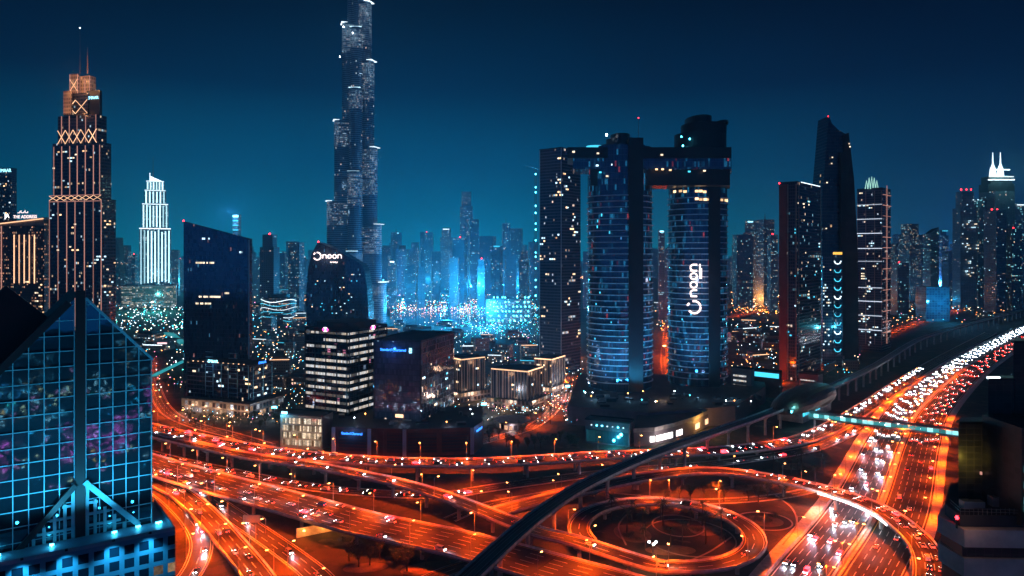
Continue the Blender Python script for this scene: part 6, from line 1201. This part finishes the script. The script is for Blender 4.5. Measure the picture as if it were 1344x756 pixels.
# ---------------------------------------------------------------- trees and palms
random.seed(90)
def tree_proto(palm):
    rt = bpy.data.objects.new('palm_tree' if palm else 'street_tree', None); COL.objects.link(rt); b = MB(); h = 8 if palm else 3
    b.tube([(0, 0, -.2), (.1, .05, h * .5), (.05, .15, h)], [.28, .2, .16] if palm else [.3, .22, .16], 7)
    if not palm:
        for k in range(5): a = k * 1.26; b.tube([(.05, .15, h - .6), (math.cos(a) * .8, math.sin(a) * .8, h + 1.0), (math.cos(a) * 1.8, math.sin(a) * 1.8, h + 2.0)], [.12, .08, .03], 5)
    b.build('trunk', MT['bark'], rt); c = MB()
    if palm:
        for k in range(22):
            a = k * 2.4; el = random.uniform(-.3, 1.1); pr = Vector((.05, .15, h)); dr = Vector((math.cos(a) * math.cos(el), math.sin(a) * math.cos(el), math.sin(el))); sd = Vector((-math.sin(a), math.cos(a), 0))
            for s_ in range(5):
                nx_ = pr + dr * .62; w0, w1 = .34 * (1 - s_ / 6), .34 * (1 - (s_ + 1) / 6)
                c.face([pr - sd * w0 - ZU * .1, nx_ - sd * w1 - ZU * .1, nx_, pr]); c.face([pr, nx_, nx_ + sd * w1 - ZU * .1, pr + sd * w0 - ZU * .1]); pr = nx_; dr = (dr - ZU * .22).normalized()
    else:
        cl = [(Vector((random.gauss(0, 1.2), random.gauss(0, 1.2), h + 1.8 + random.gauss(0, .9))), random.uniform(.7, 1.3)) for _ in range(16)]
        for cc, r_ in cl:
            for _ in range(46):
                v = Vector((random.gauss(0, 1), random.gauss(0, 1), random.gauss(0, 1))).normalized() * r_ * random.uniform(.4, 1); p = cc + v; a = Vector((random.gauss(0, 1), random.gauss(0, 1), random.gauss(0, .6))).normalized() * .2; d_ = a.cross(v).normalized() * .13; c.face([p - a, p + d_, p + a, p - d_])
    c.build('crown', MT['leaf'], rt); return rt
TP, TT = tree_proto(True), tree_proto(False); usedt = set()
def trees(spots, where, palm=False):
    spots = sorted(spots)
    for k, (px, py) in enumerate(spots):
        pr = TP if palm else TT; o = pr if palm not in usedt else copy_tree(pr); usedt.add(palm); o.location = P(px, py); s_ = random.uniform(1.0, 1.6); o.scale = (s_, s_, s_ * random.uniform(.9, 1.15)); o.rotation_euler = (0, 0, random.uniform(0, 6.28))
        tag(o, f'{"palm" if palm else "leafy tree"} {where}, {nth(k + 1)} from left', 'palm tree' if palm else 'tree', 'palms' if palm else 'street trees')
def sc_(n, a, b, ya, yb): return [(a + (b - a) * (k + random.random()) / n, random.uniform(ya, yb)) for k in range(n)]
trees(sc_(15, 245, 372, 552, 566), 'on the forecourt of the corner office block'); trees(sc_(16, 636, 765, 572, 595), 'in the planting between the podium and the teal-lit showroom'); trees(sc_(10, 645, 765, 540, 560), 'around the round pavilion', True); trees(sc_(10, 860, 1040, 652, 660), 'in the bed below the curved flyover'); trees(sc_(8, 1010, 1090, 612, 634), 'on the verge beside the highway', True)
trees(sc_(12, 205, 330, 475, 515), 'along the avenue beside the slanted dark tower'); trees(sc_(8, 960, 1060, 508, 525), 'in front of the low car park')
trees(sc_(14, 800, 960, 680, 732), 'inside the loop', True); trees(sc_(8, 455, 560, 730, 756), 'under the widest flyover')
def shrub_proto():
    rt = bpy.data.objects.new('shrub', None); COL.objects.link(rt); c = MB(); st = MB(); st.tube([(0, 0, -.1), (0, 0, .7)], [.09, .05], 5); st.build('stem', MT['bark'], rt)
    for _ in range(170):
        v = Vector((random.gauss(0, .55), random.gauss(0, .55), abs(random.gauss(.55, .35)))); a = Vector((random.gauss(0, 1), random.gauss(0, 1), random.gauss(0, .7))).normalized() * .2; d_ = a.cross(Vector((.3, .2, 1))).normalized() * .13; c.face([v - a, v + d_, v + a, v - d_])
    c.build('foliage', MT['leaf'], rt); return rt
SH = shrub_proto()
spots = sorted(sc_(10, 815, 905, 664, 674) + sc_(8, 815, 850, 690, 712) + sc_(8, 905, 945, 680, 702) + sc_(8, 985, 1022, 677, 690) + sc_(14, 930, 1040, 634, 645) + sc_(8, 1030, 1070, 606, 618) + sc_(8, 660, 740, 628, 638))
for k, (px, py) in enumerate(spots):
    o_ = SH if k == 0 else copy_tree(SH); o_.location = P(px, py); s_ = random.uniform(1, 2.1); o_.scale = (s_, s_, s_ * .8); o_.rotation_euler = (0, 0, random.uniform(0, 6.28)); tag(o_, f'low shrub in the sandy beds of the interchange, {nth(k + 1)} from left', 'shrub', 'shrubs in the interchange beds')
# lit underpass wall, direction signs
g = P(424, 704); uw = empty('underpass_wall', g, 'bright orange-lit retaining wall of the underpass below the widest flyover', 'wall'); b = MB(); b.box((g.x, g.y + 6, 2.3), (30, .8, 4.6), R(32)); b.build('wall', MT['barrier'], uw, g)
for k in range(3): q = Vector((-9 + 9 * k, -1 + 5.6 * (k - 1) + 6 - .9, 3.4)); b = MB(); b.box(q, (.9, .5, .5), R(32)); b.build('wall_lamp', MT['lamp'], uw); light('wall_light', 'POINT', q + Vector((1.2, -2.4, 0)), (1, .25, .03), 1600, uw, .3)
MT['signblue'] = mat('direction sign face', (.4, .36, .26), .5, var=.15)
for px, py, lb in ((333, 700, 'direction sign on a curved pole beside the road under the flyovers'), (236, 580, 'direction sign on a curved pole beside the long upper flyover at the far left')):
    g = P(px, py); ds = empty('direction_sign', g, lb, 'road sign'); b = MB(); b.tube([(6, 0, -.2), (6, 0, 7), (4.6, 0, 8.6), (2, 0, 9)], .18, 7); b.build('pole', MT['steel'], ds); b = MB(); b.box((-1, -.25, 7.4), (8.4, .25, 3.6)); b.build('panel', MT['signblue'], ds); b = MB(); b.box((-1, -.1, 7.4), (8.8, .1, 4.0)); b.build('frame', MT['steel'], ds); light('sign_light', 'POINT', (-1, -4, 6), SODIUM, 900, ds, .3)
# white-lit side of the curved flyover where it crosses the highway
pa = PATHS['arc']; b = MB(); cr = [i for i in range(len(pa.p)) if 1073 < pa.p[i].x / pa.p[i].y * F + 672 < 1186 and pa.p[i].y > 330]
pa.ribbon(b, [(6.55, -1.25), (6.7, -1.25), (6.7, -.1), (6.55, -.1)], 0, True, pa.s[cr[0]], pa.s[cr[-1]]); g = pa.p[cr[len(cr) // 2]]; ls_ = tag(b.build('light_strip', lamp_mat('white led strip', (.9, .95, 1), 3.0, 0)), 'bright white light strip along the near side of the curved flyover above the highway', 'light strip')
for i in cr[::4]: q = pa.p[i] + pa.nor[i] * 9.5; light('strip_light', 'POINT', q - ZU * 3, (.85, .92, 1), 2600, None, .5)
# ---------------------------------------------------------------- haze: even air round everything
hz = MB(); hz.box((0, 3150, 438), (13100, 8300, 878)); hm_ = bpy.data.materials.new('haze air'); hm_.use_nodes = True; nt = hm_.node_tree; nt.nodes.remove(nt.nodes['Principled BSDF'])
v = nt.nodes.new('ShaderNodeVolumePrincipled'); nt.links.new(v.outputs[0], nt.nodes['Material Output'].inputs['Volume']); v.inputs['Color'].default_value = (.3, .7, 1, 1); v.inputs['Density'].default_value = 1.3e-4; v.inputs['Anisotropy'].default_value = .6
tag(hz.build('haze', hm_), 'thin blue night haze filling the air over the whole city', 'haze', kind='stuff')
